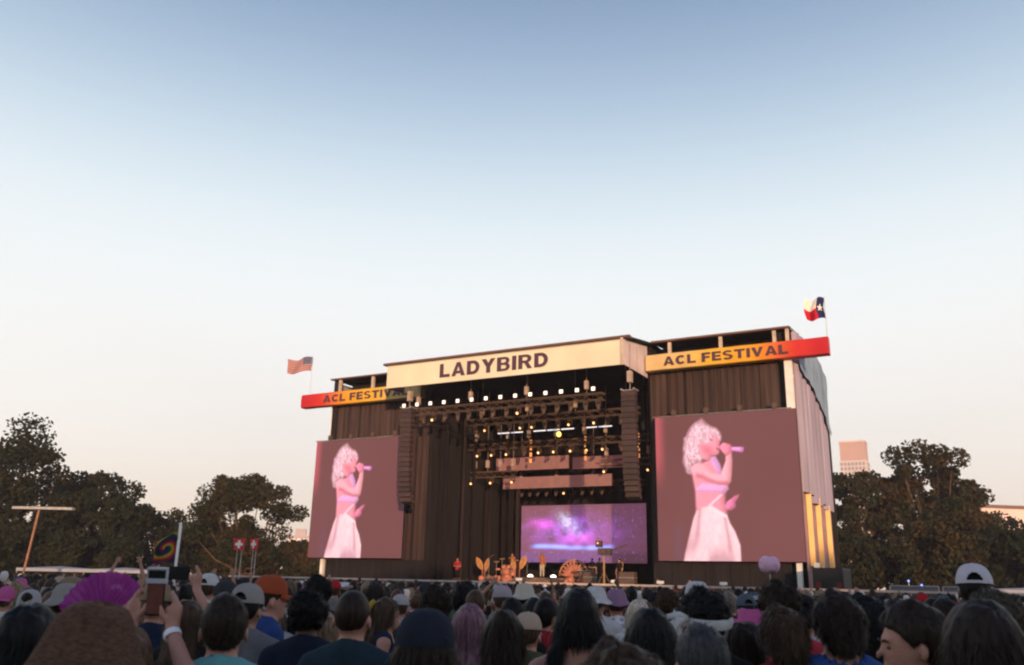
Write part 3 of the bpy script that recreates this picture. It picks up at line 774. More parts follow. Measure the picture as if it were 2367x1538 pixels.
def paint_singer(X, Y):
    col = np.zeros(X.shape + (3,)); base = np.array(lin((74, 44, 54)))
    col[:] = base * .45
    col *= (1 + .5 * (n2(X, Y, 3, 41)))[..., None]
    col += (np.array(lin((165, 58, 70))) * 1.0)[None, None] * (smooth(1 - X / .09) * smooth((Y - .45) / .3))[..., None]
    G = .5 + n2(X, Y, 10, 51); G2 = .5 + n2(X, Y, 28, 52)
    def lay(key, rgb, soft=.012, tex=None, a=1.0, rnd=0.0, sc=.05):
        nonlocal col
        c0 = poly_cov(X, Y, SINGER[key], soft); c = c0 * a; v = np.array(lin(rgb))
        v = np.broadcast_to(v, X.shape + (3,)) if tex is None else tex(v)
        if rnd:
            e = poly_cov(X + .022, Y - .012, SINGER[key], sc) ; e2 = poly_cov(X - .02, Y + .01, SINGER[key], sc)
            v = v * (1 - rnd + rnd * (1.25 * e + .25 * (1 - e2) + .25 * (G - .5)))[..., None]
        col = col * (1 - c[..., None]) + v * c[..., None]
    def streak(v):
        q = X + (1 - Y) * (X - .38) * -.62
        f_ = np.abs(n2(q, Y * .10, 30, 5)) * 2; f2 = np.abs(n2(q, Y * .2, 62, 8)) * 2
        sh = .62 + .42 * smooth(f_ * 1.6) + .14 * f2 - .10 * smooth((.36 - Y) / .36) * G
        return v * sh[..., None] * np.stack([1 + 0 * sh, .86 + .16 * sh, .98 + .04 * (1 - sh)], -1)
    def curls(v):
        w1 = n2(X, Y, 12, 61) * .03; w2 = n2(X, Y, 14, 62) * .03
        r1 = np.abs(n2(X + w1, Y * .55 + w2, 62, 3)) * 2; r2 = np.abs(n2(X + w2, Y * .8 + w1, 110, 4)) * 2
        sh = .56 + .34 * smooth(1 - r1 * 1.8) + .26 * r2 + .22 * (G - .5)
        return v * np.clip(sh, 0, 1.12)[..., None] * np.stack([1 + 0 * sh, .70 + .30 * np.clip(sh, 0, 1), .80 + .2 * np.clip(sh, 0, 1)], -1)
    lay('shadow', (45, 45, 75), .04, None, .55)
    lay('torso', (240, 142, 160), .02, rnd=.42); lay('strap', (220, 160, 218), rnd=.3); lay('hair', (254, 210, 222), .03, curls)
    lay('face', (244, 146, 164), rnd=.25, sc=.03); lay('cheek', (214, 92, 116), .04, None, .75); lay('fringe', (252, 200, 216), .02, curls, .85)
    lay('eye', (110, 34, 60), .008); lay('lips', (170, 30, 72), .01)
    lay('bust', (232, 164, 214), rnd=.35, sc=.03); lay('arm', (252, 166, 180), rnd=.5, sc=.045); lay('armshade', (186, 66, 92), .03, None, .8)
    lay('mic', (242, 150, 226), rnd=.4, sc=.02); lay('hand', (244, 130, 158), rnd=.4, sc=.03); lay('skirt', (255, 202, 213), .012, streak)
    lay('belt', (254, 222, 230), .01); lay('knot', (254, 205, 224), .01); lay('handb', (234, 120, 166), rnd=.45, sc=.03)
    # loose curls at the back of the head
    ed = poly_cov(X + n2(X, Y, 40, 71) * .035, Y + n2(X, Y, 40, 72) * .035, SINGER['hair'], .02) * (1 - poly_cov(X, Y, SINGER['hair'], .01)) * (X < .33)
    col = col * (1 - .75 * ed[..., None]) + .75 * ed[..., None] * np.array(lin((235, 170, 195)))
    col *= (.97 + .10 * (n2(X, Y, 95, 91)))[..., None]
    led = 1 + .05 * np.sin(X * 200 * math.pi) * np.sin(Y * 200 * math.pi)
    return np.clip(col, 0, 1.05) * led[..., None]

SCR = paint_mat('led_picture', .6, .95, noise=.06, nscale=6, basecol=(0.130, 0.062, 0.074))
big = painted_grid('led_face', 0, 8.55, 0, 8.68, 0, 190, 190, paint_singer)
def video_screen(u, label):
    t = sthing('video_screen', u, -.62, 3.08, label, 'video screen', 'video screens on the stage wings')
    o = obj('led_face', big, t)
    if not big.materials: big.materials.append(SCR)
    MB().box(0, 8.55, .01, .22, 0, 8.68).build('cabinet_back', roof_dark, t)
    for k in range(4):
        x = 1.2 + k * 2.05
        f = MB().box(x - .12, x + .12, .0, .25, 8.75, 9.12).box(x - .18, x + .18, .02, .2, 8.9, 9.0).build('hanging_bracket', lamp_black, t)
    MB().tube((-.2, .1, 8.74), (8.3, .1, 8.74), .035).build('hanging_bar', alu, t)
    return t
video_screen(-4.45, 'right hand video screen showing a blonde singer in a pink skirt')
video_screen(-31.85, 'left hand video screen showing a blonde singer in a pink skirt')

# festival banners: cream to yellow to red sleeves with lettering
BAN = paint_mat('banner_vinyl', .55, 0, noise=.06, nscale=2, bump=.2)
def banner(u0, u1, flip, label, t0, t1, ends):
    def colf(X, Z):
        s_ = 1 - X if flip else X
        st = [(0, (235, 205, 150)), (.2, (240, 205, 130)), (.38, (248, 196, 60)), (.62, (250, 175, 45)), (.74, (240, 110, 50)), (.84, (222, 55, 50)), (1, (205, 36, 50))]
        out = np.stack([np.interp(s_, [a for a, _ in st], [lin(c)[i] for _, c in st]) for i in range(3)], -1)
        return out * .80
    t = sthing('festival_banner', u0, -.62, 14.55 if flip else 14.8, label, 'banner', 'festival banners across the wings')
    L = u1 - u0; n = 48; prof = [(-.02, 0), (-.10, .04), (-.14, .5), (-.10, 1.0), (-.02, 1.06), (.5, 1.06), (.52, .5), (.5, 0)]
    V, F, cc = [], [], []
    for i in range(n + 1):
        for a, b in prof: V.append((L * i / n, a + .02 * math.sin(i * .9), b)); cc.append((i / n, b))
    k = len(prof)
    for i in range(n):
        for j in range(k): F.append((i * k + j, (i + 1) * k + j, (i + 1) * k + (j + 1) % k, i * k + (j + 1) % k))
    F.append(list(range(k))); F.append([n * k + j for j in range(k)][::-1])
    me = mesh_np('sleeve', V, F, False); cc = np.array(cc); vcol(me, colf(cc[:, 0], cc[:, 1])); me.materials.append(BAN)
    o = obj('sleeve', me, t)
    lettering('ACL FESTIVAL', t0 - u0, t1 - u0, .24, .82, -.165, o)
    return t
banner(-4.95, 6.22, False, 'right festival banner, cream turning yellow and red with purple lettering', -3.75, 3.95, 1)
banner(-33.75, -22.3, True, 'left festival banner, red end outside and partly hidden by the header', -31.45, -23.4, 0)
# the end post of the sunlit corner in front
# flags
FL = paint_mat('flag_cloth', .8, 0, noise=.1, nscale=4)
def us(X, Z):
    st = (np.floor((1 - Z) * 13) % 2 == 0)[..., None]
    c = np.where(st, np.array(lin((165, 26, 38))), np.array(lin((190, 180, 172))))
    can = (X > .62) & (Z > .46); star = (np.sin((X) * 90) * np.sin(Z * 75) > .5)
    c = np.where(can[..., None], np.array(lin((40, 45, 95))), c); return np.where((can & star)[..., None], np.array(lin((215, 215, 225))), c)
def tx(X, Z):
    c = np.where((Z > .5)[..., None], np.array(lin((240, 232, 222))), np.array(lin((190, 24, 45))))
    b = X > .62; c = np.where(b[..., None], np.array(lin((32, 40, 90))), c)
    a = np.arctan2(Z - .5, (X - .81) * 1.3); r = np.hypot(Z - .5, (X - .81) * 1.3)
    star = r < .15 * (.62 + .38 * np.cos(5 * (a - math.pi / 2))) + .02
    return np.where((b & star)[..., None], np.array(lin((245, 238, 230))), c)
def flag(name, u, y, z, w, h, colf, label, pz0, pz1, droop, amp):
    t = sthing(name, u, y, pz0, label, 'flag')
    me = painted_grid('cloth', -w, 0, z - pz0, z - pz0 + h, 0, 60, 78, colf, lambda X, Z: amp * np.sin((1 - X) * 9 + Z * 2) * (1 - X) ** .5)
    V = np.empty(len(me.vertices) * 3, np.float32); me.vertices.foreach_get('co', V); V = V.reshape(-1, 3)
    s_ = -V[:, 0] / w; V[:, 2] += -droop * s_ + .10 * np.sin(s_ * 7); V[:, 0] -= .0 + .06 * np.sin(V[:, 2] * 4)
    me.vertices.foreach_set('co', V.ravel()); me.materials.append(FL); obj('cloth', me, t)
    MB().tube((0.02, 0, 0), (0.02, 0, pz1 - pz0), .022).build('pole', mat('pole_pale', (.6, .58, .55), .4), t)
flag('striped_flag', -33.5, -.1, 17.7, 2.6, 1.15, us, 'red and white striped flag with blue canton flying over the left banner end', 15.86, 18.95, .0, .14)
flag('lone_star_flag', 6.1, -.1, 17.1, 1.12, 1.28, tx, 'white, red and blue lone star flag flying over the right banner end', 15.86, 18.5, -.05, .16)

# ------------------------------------------------------------------ speaker columns
pa_box = MB().add([(-.44, 0, 0), (.44, 0, 0), (.40, .55, .03), (-.40, .55, .03), (-.44, 0, .31), (.44, 0, .31), (.40, .55, .28), (-.40, .55, .28)], [(0, 3, 2, 1), (4, 5, 6, 7), (0, 1, 5, 4), (1, 2, 6, 5), (2, 3, 7, 6), (3, 0, 4, 7)])
for k in (-.2, .2): pa_box.box(k - .012, k + .012, -.015, 0, .02, .29)
pa_me = pa_box.mesh('speaker_cabinet'); pa_me.materials.append(pa_grey)
def line_array(u, y, ztop, n, label):
    t = sthing('line_array', u, y, ztop, label, 'speaker array', 'speaker columns hung beside the stage opening')
    z = -.33; yy = 0.0; ang = 0
    for k in range(n):
        tilt = .004 * k if k < n - 6 else .004 * k + .045 * (k - n + 7)
        obj('speaker_cabinet', pa_me, t, (0, yy, z), (-tilt, 0, 0)); z -= .335 * math.cos(tilt); yy += .335 * math.sin(tilt)
    fr = MB()
    for a in (-.4, .4): fr.box(a - .04, a + .04, -.1, .7, .0, .1)
    fr.box(-.36, .36, .3, .4, .02, .09).build('flying_frame', alu, t)
    MB().box(-.14, .14, .25, .55, .55, 1.25).tube((0, .4, .1), (0, .4, .56), .02).tube((0, .4, 1.2), (0, .4, 16.0 - ztop), .02).build('chain_hoist', mat('hoist', (.42, .33, .28), .5), t)
line_array(-5.0, -3.9, 12.95, 19, 'right column of hanging loudspeakers beside the right screen')
line_array(-21.25, -3.9, 13.05, 19, 'left column of hanging loudspeakers curving at its foot')

# ------------------------------------------------------------------ trusses, blinders, lamps
def truss_mesh(L, h=.42, w=.42, step=.8, r=.032):
    m_ = MB()
    for a in (0, w):
        for b in (0, h): m_.tube((0, a, b), (L, a, b), r, n=5)
    n = int(L / step)
    for i in range(n):
        x = i * L / n; x2 = (i + 1) * L / n
        m_.tube((x, 0, 0 if i % 2 else h), (x2, 0, h if i % 2 else 0), r * .6, n=4); m_.tube((x, 0, 0), (x, w, 0), r * .6, n=4); m_.tube((x, w, h if i % 2 else 0), (x2, w, 0 if i % 2 else h), r * .6, n=4)
    return m_
def truss(u0, u1, y, z, label, drop=True):
    t = sthing('lighting_truss', u0, y, z, label, 'truss', 'lighting trusses under the stage roof')
    truss_mesh(u1 - u0).build('lattice', truss_black, t)
    if drop:
        for k in range(4):
            x = (u1 - u0) * (.08 + .28 * k)
            MB().tube((x, .2, .42), (x, .2, 16.0 - z), .015, n=4).box(x - .11, x + .11, .08, .32, .75, 1.3).build('chain_hoist', mat('hoist', (.42, .33, .28), .5), t)
    return t
truss(-22.3, -7.0, -2.9, 12.75, 'front lighting truss carrying the row of square white lamps')
truss(-19.5, -6.2, 1.5, 12.6, 'second lighting truss from the front, hung with dark spotlights')
truss(-22.2, -6.0, 5.0, 11.35, 'middle lighting truss with a row of glowing orange lamps')
truss(-24.0 + 3, -6.0, 8.0, 11.9, 'rear lighting truss beneath the pale light tubes')
truss(-21.6, -17.6, 5.5, 9.3, 'short low truss at the left with three warm lamps')
truss(-11.4, -5.6, 7.0, 10.0, 'short low truss at the right with four warm lamps')
truss(-20.2, -9.0, 9.5, 8.8, 'lowest truss over the rear screens with hanging spotlights')
glow_white = mat('lamp_glow_white', (.9, .85, .8), .4, 0, emit=(1, .86, .72), estr=1.1)
glow_warm = mat('lamp_glow_warm', (.9, .6, .3), .4, 0, emit=(1, .48, .18), estr=2.2)
hb = MB().box(-.125, .125, .02, .16, -.125, .125).mesh('housing'); hb.materials.append(lamp_black)
fb = MB()
for a in (-.062, .062):
    for b in (-.062, .062): fb.box(a - .055, a + .055, -.01, .02, b - .055, b + .055)
fb = fb.mesh('lamp_face'); fb.materials.append(glow_white)
ordn = ['first', 'second', 'third', 'fourth', 'fifth', 'sixth', 'seventh', 'eighth', 'ninth', 'tenth', 'eleventh', 'twelfth', 'thirteenth', 'fourteenth', 'fifteenth', 'sixteenth']
nb = 14
for i in range(nb):
    u = -22.1 + i * (14.45 / (nb - 1))
    t = sthing('blinder_lamp', u, -3.0, 13.44, f'square white four cell lamp, {ordn[i]} from the left on the front truss', 'stage lamp', 'square lamps along the front truss')
    obj('housing', hb, t); obj('lamp_face', fb, t); 
# hanging moving heads: yoke, base, barrel
mh_base = MB().box(-.13, .13, -.1, .1, -.12, 0).mesh('base'); mh_yoke = MB().box(-.15, -.12, -.05, .05, -.42, -.12).box(.12, .15, -.05, .05, -.42, -.12).box(-.15, .15, -.05, .05, -.15, -.12).mesh('yoke')
mh_head = MB().lathe([(.0001, -.28), (.10, -.26), (.115, -.1), (.10, .12), (.06, .18), (.0001, .19)], (0, 0, 0), 10).mesh('lamp_barrel', True)
for m_ in (mh_base, mh_yoke, mh_head): m_.materials.append(lamp_black)
mh_lens = MB().lathe([(.0001, -.288), (.085, -.284)], (0, 0, 0), 10).mesh('lens'); mh_lens.materials.append(mat('lens_dark', (.12, .10, .14), .1, 0, spec=.8)); 
mh_lens_lit = mh_lens.copy(); mh_lens_lit.materials.clear(); mh_lens_lit.materials.append(glow_warm)
def spot_row(u0, u1, n, y, z, where, lit=()):
    for i in range(n):
        u = u0 + (u1 - u0) * (i / max(1, n - 1)) + random.uniform(-.06, .06)
        on = i in lit
        t = sthing('spotlight', u, y, z, (f'glowing orange lamp, {ordn[i]} from the left on {where}' if on else f'dark moving spotlight, {ordn[i]} from the left on {where}'), 'spotlight', 'spotlights hung on the trusses')
        obj('base', mh_base, t); obj('yoke', mh_yoke, t)
        h = obj('lamp_barrel', mh_head, t, (0, 0, -.38), (random.uniform(-.5, -.1) if not on else -1.2, random.uniform(-.4, .4) if not on else 0, 0))
        obj('lens', mh_lens_lit if on else mh_lens, h)
spot_row(-21.6, -7.4, 16, -2.7, 12.74, 'the front truss', lit=(2, 9))
spot_row(-19.0, -6.6, 14, 1.7, 12.6, 'the second truss', lit=(1, 4, 5, 8, 10, 13))
spot_row(-22.0, -6.4, 13, 5.2, 11.34, 'the middle truss', lit=(0, 1, 2, 3, 5, 6, 7, 8, 9, 11, 12))
spot_row(-21.4, -17.9, 3, 5.6, 9.3, 'the short left truss', lit=(0, 1, 2))
spot_row(-11.0, -6.0, 4, 7.1, 10.0, 'the short right truss', lit=(0, 1, 2, 3))
spot_row(-20.0, -9.3, 15, 9.6, 8.8, 'the lowest truss', lit=(0, 6, 14))
t = sthing('light_tube_row', -20.4, 7.6, 13.0, 'row of cold white light tubes high at the back of the stage', 'light tubes')
tb = MB().tube((0, 0, 0), (1.05, 0, 0), .045, n=8).mesh('tube'); tb.materials.append(mat('tube_glow', (.8, .85, .9), .4, 0, emit=(.75, .85, 1), estr=.75))
for k, x in enumerate((0, 1.2, 3.2, 4.4, 5.6, 7.5, 8.7)): obj('tube', tb, t, (x, 0, 0))
t = sthing('hanging_lamp', -13.6, 4.6, 12.1, 'single round yellow lamp glowing above the upper rear panel', 'lamp')
MB().lathe([(.0001, -.22), (.14, -.16), (.18, 0), (.12, .14), (.0001, .2)], n=12).build('bulb', mat('lamp_glow_yellow', (.9, .6, .2), .4, 0, emit=(1, .55, .12), estr=2.5), t, smooth=True)
MB().tube((0, 0, .18), (0, 0, 3.9), .012, n=4).build('cable', lamp_black, t)
# vertical strip lamps between the trusses
for k, u in enumerate((-16.6, -12.1, -8.0)):
    t = sthing('strip_lamp', u, 6.0, 10.3, f'orange vertical strip of lamps, {ordn[k]} from the left above the rear panels', 'strip lamp', 'orange strip lamps above the rear panels')
    for j in range(4):
        MB().box(-.07, .07, -.05, .05, j * .48, j * .48 + .3).build('lamp_cell', mat('amber', (.5, .2, .05), .5, 0, emit=(1, .36, .1), estr=.9 if j % 2 == 0 else .25), t)

# rear screens
def galaxy(X, Y):
    Xs = X * 2.05
    base = np.array(lin((125, 72, 100))) * .72 + 0 * X[..., None]
    a = .5 + n2(Xs, Y, 9, 21); b = .5 + n2(Xs, Y, 26, 22); c = .5 + n2(Xs, Y, 60, 23)
    cx = np.exp(-((X - .42) / .30) ** 2 - ((Y - .52) / .26) ** 2)
    col = base * (1 - .5 * cx[..., None]) + cx[..., None] * (np.array(lin((175, 80, 215))) * (a * 1.2)[..., None] + np.array(lin((110, 95, 205))) * (b * .7)[..., None])
    hot = np.exp(-((X - .17) / .10) ** 2 - ((Y - .66) / .08) ** 2) + .7 * np.exp(-((X - .5) / .13) ** 2 - ((Y - .42) / .1) ** 2)
    col += hot[..., None] * np.array(lin((210, 70, 205))) * (.4 + a)[..., None]
    wh = np.exp(-((X - .42 + (Y - .6) * .3) / .06) ** 2 - ((Y - .68) / .16) ** 2) * (.3 + b)
    col += wh[..., None] * np.array(lin((190, 215, 235)))
    bl = np.exp(-((Y - .265 - .015 * np.sin(X * 9)) / .035) ** 2) * smooth((X - .05) / .1) * smooth((.78 - X) / .1) * (.55 + .9 * a)
    col += bl[..., None] * 1.5 * np.array(lin((80, 145, 245)))
    low = smooth((.22 - Y) / .1); col = col * (1 - .35 * low[..., None]) + (low * smooth((.8 - X) / .2))[..., None] * np.array(lin((50, 45, 120)))
    sp = .7 * smooth((c - .74) / .12) * (n2(Xs, Y * .35, 60, 31) > .12); col += sp[..., None] * np.array(lin((165, 150, 235))) * .75
    return col
gm = painted_grid('led_face', 0, 10.1, 0, 4.2, 0, 220, 100, galaxy)
gm.materials.append(paint_mat('led_galaxy', .6, .85, noise=.08, nscale=8, basecol=(.12, .07, .07)))
t = sthing('rear_video_screen', -18.35, 8.0, 3.1, 'wide rear video screen glowing with purple and blue nebula', 'video screen')
obj('led_face', gm, t); MB().box(0, 10.1, .02, .3, 0, 4.2).build('cabinet_back', roof_dark, t)
strip_m = mat('led_strip_face', (.23, .135, .12), .6, .12, 2, emit=(.10, .03, .035), estr=.8)
for nm, u0, u1, y, z0, z1, lb in (('a', -20.5, -14.2, 7.6, 10.0, 11.0, 'upper blank rear display panel hanging left of centre'), ('b', -20.0, -10.8, 7.9, 8.62, 9.5, 'lower blank rear display panel, long and low'), ('c', -14.0, -9.7, 7.9, 9.95, 10.85, 'blank rear display panel right of the upper panel')):
    t = sthing('display_panel', u0, y, z0, lb, 'display panel', 'blank display panels above the rear screen')
    n = int((u1 - u0) / 1.05)
    for k in range(n):
        w_ = (u1 - u0) / n; MB().box(k * w_ + .01, (k + 1) * w_ - .01, 0, .12, 0, z1 - z0).build('panel_module', strip_m, t)
# drapes: narrow upright legs of curtain at the left and around the back
drape_m = mat('drape_brown', (.018, .012, .012), .95, .5, 1.2, .6, 6, stretch=(3, 3, .15), rand=.6)
drapes = [(-21.5, 1.0, .8, 12.4), (-20.9, 3.2, .35, 12), (-21.2, 5.2, .3, 12), (-21.3, 7.4, .5, 12), (-20.9, 9.5, .3, 11), (-20.9, 11.8, .3, 10), (-19.6, 8.2, .5, 7.0), (-18.95, 8.1, .45, 7.2)]
for k, (u, y, w_, h) in enumerate(drapes):
    t = sthing('stage_curtain', u, y, 1.5, f'narrow dark brown hanging curtain, {ordn[k]} from the front on the left wing', 'curtain', 'hanging curtains at the left of the stage')
    V, F = [], []
    for i in range(11):
        x = w_ * i / 10; yy = .09 * math.sin(i * 1.7 + k)
        V += [(x, yy, 0), (x + .03 * math.sin(i + k), yy * .7, h)]
    for i in range(10): F.append((2 * i, 2 * i + 2, 2 * i + 3, 2 * i + 1))
    o = obj('cloth', mesh_np('cloth', V, F, True), t); o.data.materials.append(drape_m)
MB().box(-31, 3.4, 12.5, 12.6, 1.5, 16.65).build('rear_drape', mat('rear_drape', (.016, .011, .012), .95, .5, .7, stretch=(3, 3, .2)), stage)

# ------------------------------------------------------------------ trees
bark = mat('bark', (.10, .06, .04), .95, .4, 2, .8, 12)
def leaf_mat(name, col, col2):
    m = mat(name, col, .85, 0, spec=.15); n, l = m.node_tree.nodes, m.node_tree.links; p = n['Principled BSDF']
    tc = n.new('ShaderNodeTexCoord'); a = n.new('ShaderNodeTexNoise'); a.inputs['Scale'].default_value = .42; a.inputs['Detail'].default_value = 3; b = n.new('ShaderNodeTexNoise'); b.inputs['Scale'].default_value = 3.5
    l.new(tc.outputs['Object'], a.inputs['Vector']); l.new(tc.outputs['Object'], b.inputs['Vector'])
    cr = n.new('ShaderNodeMapRange'); cr.inputs['From Min'].default_value = .38; cr.inputs['From Max'].default_value = .62; l.new(a.outputs['Fac'], cr.inputs['Value'])
    mx = n.new('ShaderNodeMixRGB'); mx.inputs['Color1'].default_value = (*col, 1); mx.inputs['Color2'].default_value = (*col2, 1); l.new(cr.outputs['Result'], mx.inputs['Fac'])
    b2 = n.new('ShaderNodeMapRange'); b2.inputs['From Min'].default_value = .3; b2.inputs['From Max'].default_value = .7; b2.inputs['To Min'].default_value = .6; b2.inputs['To Max'].default_value = 1.25; l.new(b.outputs['Fac'], b2.inputs['Value'])
    vm = n.new('ShaderNodeVectorMath'); vm.operation = 'SCALE'; l.new(mx.outputs['Color'], vm.inputs[0]); l.new(b2.outputs['Result'], vm.inputs['Scale']); l.new(vm.outputs['Vector'], p.inputs['Base Color'])
    return m
LEAF = [leaf_mat('leaves_olive', (.046, .036, .014), (.021, .029, .012)), leaf_mat('leaves_green', (.013, .021, .010), (.028, .027, .011)), leaf_mat('leaves_russet', (.058, .038, .015), (.025, .031, .012))]
def tree(name, x, y, h, rad, seed, m, label, open_=.0, base=.35, n=9000, leaf=.34, trunk=True, group='trees behind the festival field', lean=0.0):
    r = np.random.default_rng(seed)
    t = empty(name, (x, y, 0), 0, label, 'tree', group)
    zc = h * (base + 1) / 2; hz = h * (1 - base) / 2
    leaf *= .72; n = int(n * 1.75); nb = 62 if not open_ else 64
    B = []
    while len(B) < nb:
        p = r.normal(0, 1, 3); p /= np.linalg.norm(p); q = r.uniform(.45, .92) ** (.6)
        s_ = 1 - .18 * max(0, -p[2])
        c = np.array([p[0] * rad * q * s_, p[1] * rad * q * s_, zc + p[2] * hz * q * .93])
        b = rad * r.uniform(.13, .29) * (.92 if open_ else 1.0)
        B.append((c, b))
    per = n // nb; P = []
    for c, b in B:
        d = r.normal(0, 1, (per, 3)); d /= np.linalg.norm(d, axis=1, keepdims=True)
        P.append(c + d * b * (r.uniform(.15, 1.15, (per, 1)) ** .5) * np.array([1.1, 1.1, .8]))
    P = np.concatenate(P); k = len(P)
    a = r.normal(0, 1, (k, 3)); a /= np.linalg.norm(a, axis=1, keepdims=True); b_ = np.cross(a, r.normal(0, 1, (k, 3))); b_ /= np.linalg.norm(b_, axis=1, keepdims=True)
    s_ = leaf * r.uniform(.5, 1.2, (k, 1))
    V = np.concatenate([P - a * s_, P + b_ * s_ * .6, P + a * s_, P - b_ * s_ * .6]); I = np.arange(k)
    me = mesh_np('crown', V, np.stack([I, I + k, I + 2 * k, I + 3 * k], 1)); me.materials.append(m)
    obj('crown', me, t)
    if trunk:
        w = h * .022 + .1; th = h * base * 1.3
        MB().path([(0, 0, -.1), (lean * .3, 0, th * .4), (lean, .1, th), (lean * 1.3, .1, th + h * .15)], [w * 1.3, w, w * .8, w * .5], 9).build('trunk', bark, t, smooth=True)
        lb = MB()
        for c, b in B[::2]:
            s0 = np.array([lean, .1, th * r.uniform(.7, 1.15)]); mid = s0 * .5 + c * .5 + np.array([0, 0, -.06 * h])
            lb.path([s0, mid, c], [w * .38, w * .22, w * .06], 5)
        lb.build('limbs', bark, t, smooth=True)
    return t
tree('oak_tree', -48.6, 88, 16.4, 7.2, 1, LEAF[1], 'tallest dark tree at the far left edge', base=.06, n=15000)
tree('oak_tree', -43.2, 92, 12.0, 5.6, 2, LEAF[1], 'tree with a rounded crown just right of the tallest left tree', base=.04, n=12000)
tree('oak_tree', -38.6, 99, 9.2, 5.0, 3, LEAF[1], 'low dark green tree right of the left hand tall trees', base=.02, n=7000, trunk=False)
tree('oak_tree', -33.5, 104, 7.6, 4.4, 4, LEAF[1], 'low dark green tree behind the tie-dye flag', base=.02, n=6500, trunk=False)
tree('oak_tree', -28.2, 94, 12.6, 6.1, 6, LEAF[0], 'round crowned olive brown tree standing alone left of the stage', open_=1, base=.14, n=11500, lean=.3, leaf=.30)
tree('oak_tree', -30.5, 100, 6.2, 4.4, 7, LEAF[0], 'bushy low tree at the foot of the lone brown tree', base=.0, n=6000, trunk=False)
tree('oak_tree', -25.0, 101, 5.8, 4.0, 8, LEAF[2], 'russet bushy tree right below the lone brown tree', base=.0, n=5500, trunk=False)
tree('oak_tree', -20.8, 104, 4.6, 3.2, 9, LEAF[0], 'small bush between the lone brown tree and the left screen', base=.0, n=4500, trunk=False)
tree('oak_tree', 37.2, 92, 15.0, 5.4, 11, LEAF[0], 'broad brown green tree beside the right wing in front of the high-rise', base=.04, n=12500)
tree('oak_tree', 43.6, 90, 17.2, 5.6, 12, LEAF[2], 'tallest tree on the right with a sunlit orange trunk', base=.12, n=14000, lean=.25)
tree('oak_tree', 48.9, 95, 13.0, 4.8, 13, LEAF[0], 'rounded tree right of the tallest right hand tree', base=.03, n=11500)
tree('oak_tree', 54.5, 98, 10.0, 4.8, 14, LEAF[1], 'lower tree at the right edge before the flat roofed building', base=.0, n=8000)
tree('oak_tree', 39.8, 84, 8.2, 5.0, 15, LEAF[2], 'low russet tree filling the gap under the right hand trees', base=.0, n=7500, trunk=False)
tree('oak_tree', 46.5, 84, 7.6, 5.6, 16, LEAF[1], 'low dark tree under the tallest right hand tree', base=.0, n=8500, trunk=False)
tree('oak_tree', 32.6, 86, 7.4, 4.0, 17, LEAF[1], 'low dark tree touching the right wing of the stage', base=.0, n=6500, trunk=False)
tree('oak_tree', 53.5, 84, 6.0, 4.6, 18, LEAF[0], 'low bushy tree at the far right edge', base=.0, n=6000, trunk=False)
tree('oak_tree', -47.5, 84, 6.4, 5.6, 19, LEAF[1], 'low dark tree at the foot of the left hand tall trees', base=.0, n=8500, trunk=False)
tree('oak_tree', -40.5, 86, 5.6, 4.6, 20, LEAF[1], 'low dark tree left of the tie-dye flag', base=.0, n=7000, trunk=False)
# woodland behind the audience: the low sun stands over it, so the field lies in shade
r = np.random.default_rng(77); k = 26000
xs = r.uniform(-110, 150, k); hh = 11.6 + 1.5 * np.sin(xs * .21) + 1.0 * np.sin(xs * .53 + 1)
P = np.stack([xs, -66 + r.uniform(-5, 5, k), r.uniform(0, 1, k) ** .7 * hh], 1)
a = r.normal(0, 1, (k, 3)); a /= np.linalg.norm(a, axis=1, keepdims=True); b_ = np.cross(a, r.normal(0, 1, (k, 3))); b_ /= np.linalg.norm(b_, axis=1, keepdims=True)
V = np.concatenate([P - a * .9, P + b_ * .7, P + a * .9, P - b_ * .7]); I = np.arange(k)
wd = obj('woodland', mesh_np('woodland', V, np.stack([I, I + k, I + 2 * k, I + 3 * k], 1))); wd.data.materials.append(LEAF[1]); tag(wd, 'dense woodland behind the audience', 'woodland', kind='stuff')

# ------------------------------------------------------------------ far buildings
conc = mat('far_concrete', (.80, .64, .58), .8, .1, .1); glass_far = mat('far_glass', (.30, .30, .36), .3, .2, .1, spec=.6)
t = empty('high_rise', (246.5, 612, 0), R(-30), 'pale high-rise tower rising behind the right hand trees', 'building')
MB().box(-9, 9, -7.5, 7.5, 0, 88).build('shaft', conc, t); 
MB().box(-8.4, 8.4, -7, 7, 88, 101).build('crown_block', mat('far_red', (.60, .38, .33), .8, .1, .1), t); MB().box(-8.8, 8.8, -7.4, 7.4, 101, 102.2).build('parapet', conc, t)
wm = MB().box(0, 1.5, -.1, .1, 0, 2.1).mesh('window'); wm.materials.append(glass_far)
for fl in range(6):
    for k in range(7): obj('window', wm, t, (-8.5 + k * 2.45, -7.55, 68 + fl * 3.3))
    for k in range(5): obj('window', wm, t, (9.05, -6.6 + k * 2.7, 68 + fl * 3.3), (0, 0, R(90)))
t = empty('flat_roofed_building', (112, 200, 0), R(8), 'flat roofed tan building beyond the trees at the right edge', 'building')
MB().box(-6, 34, 0, 14, 0, 20).build('wall', conc, t); MB().box(-6.5, 34.5, -.5, 14.5, 20, 20.7).build('roof', mat('far_roof', (.2, .12, .11), .8), t)
for k in range(9): obj('window', wm, t, (-4 + k * 3.5, -.02, 14.6))
t = empty('tall_block', (-122, 520, 0), R(10), 'hazy pale block low beyond the left screen', 'building')
MB().box(-8, 8, -8, 8, 0, 24).box(-3, 3, -4, 4, 24, 28).build('wall', mat('far_haze', (.55, .45, .44), .9, .08, .1), t)
for fl in range(3):
    for k in range(5): obj('window', wm, t, (-7 + k * 2.9, -8.05, 13 + fl * 3.6))

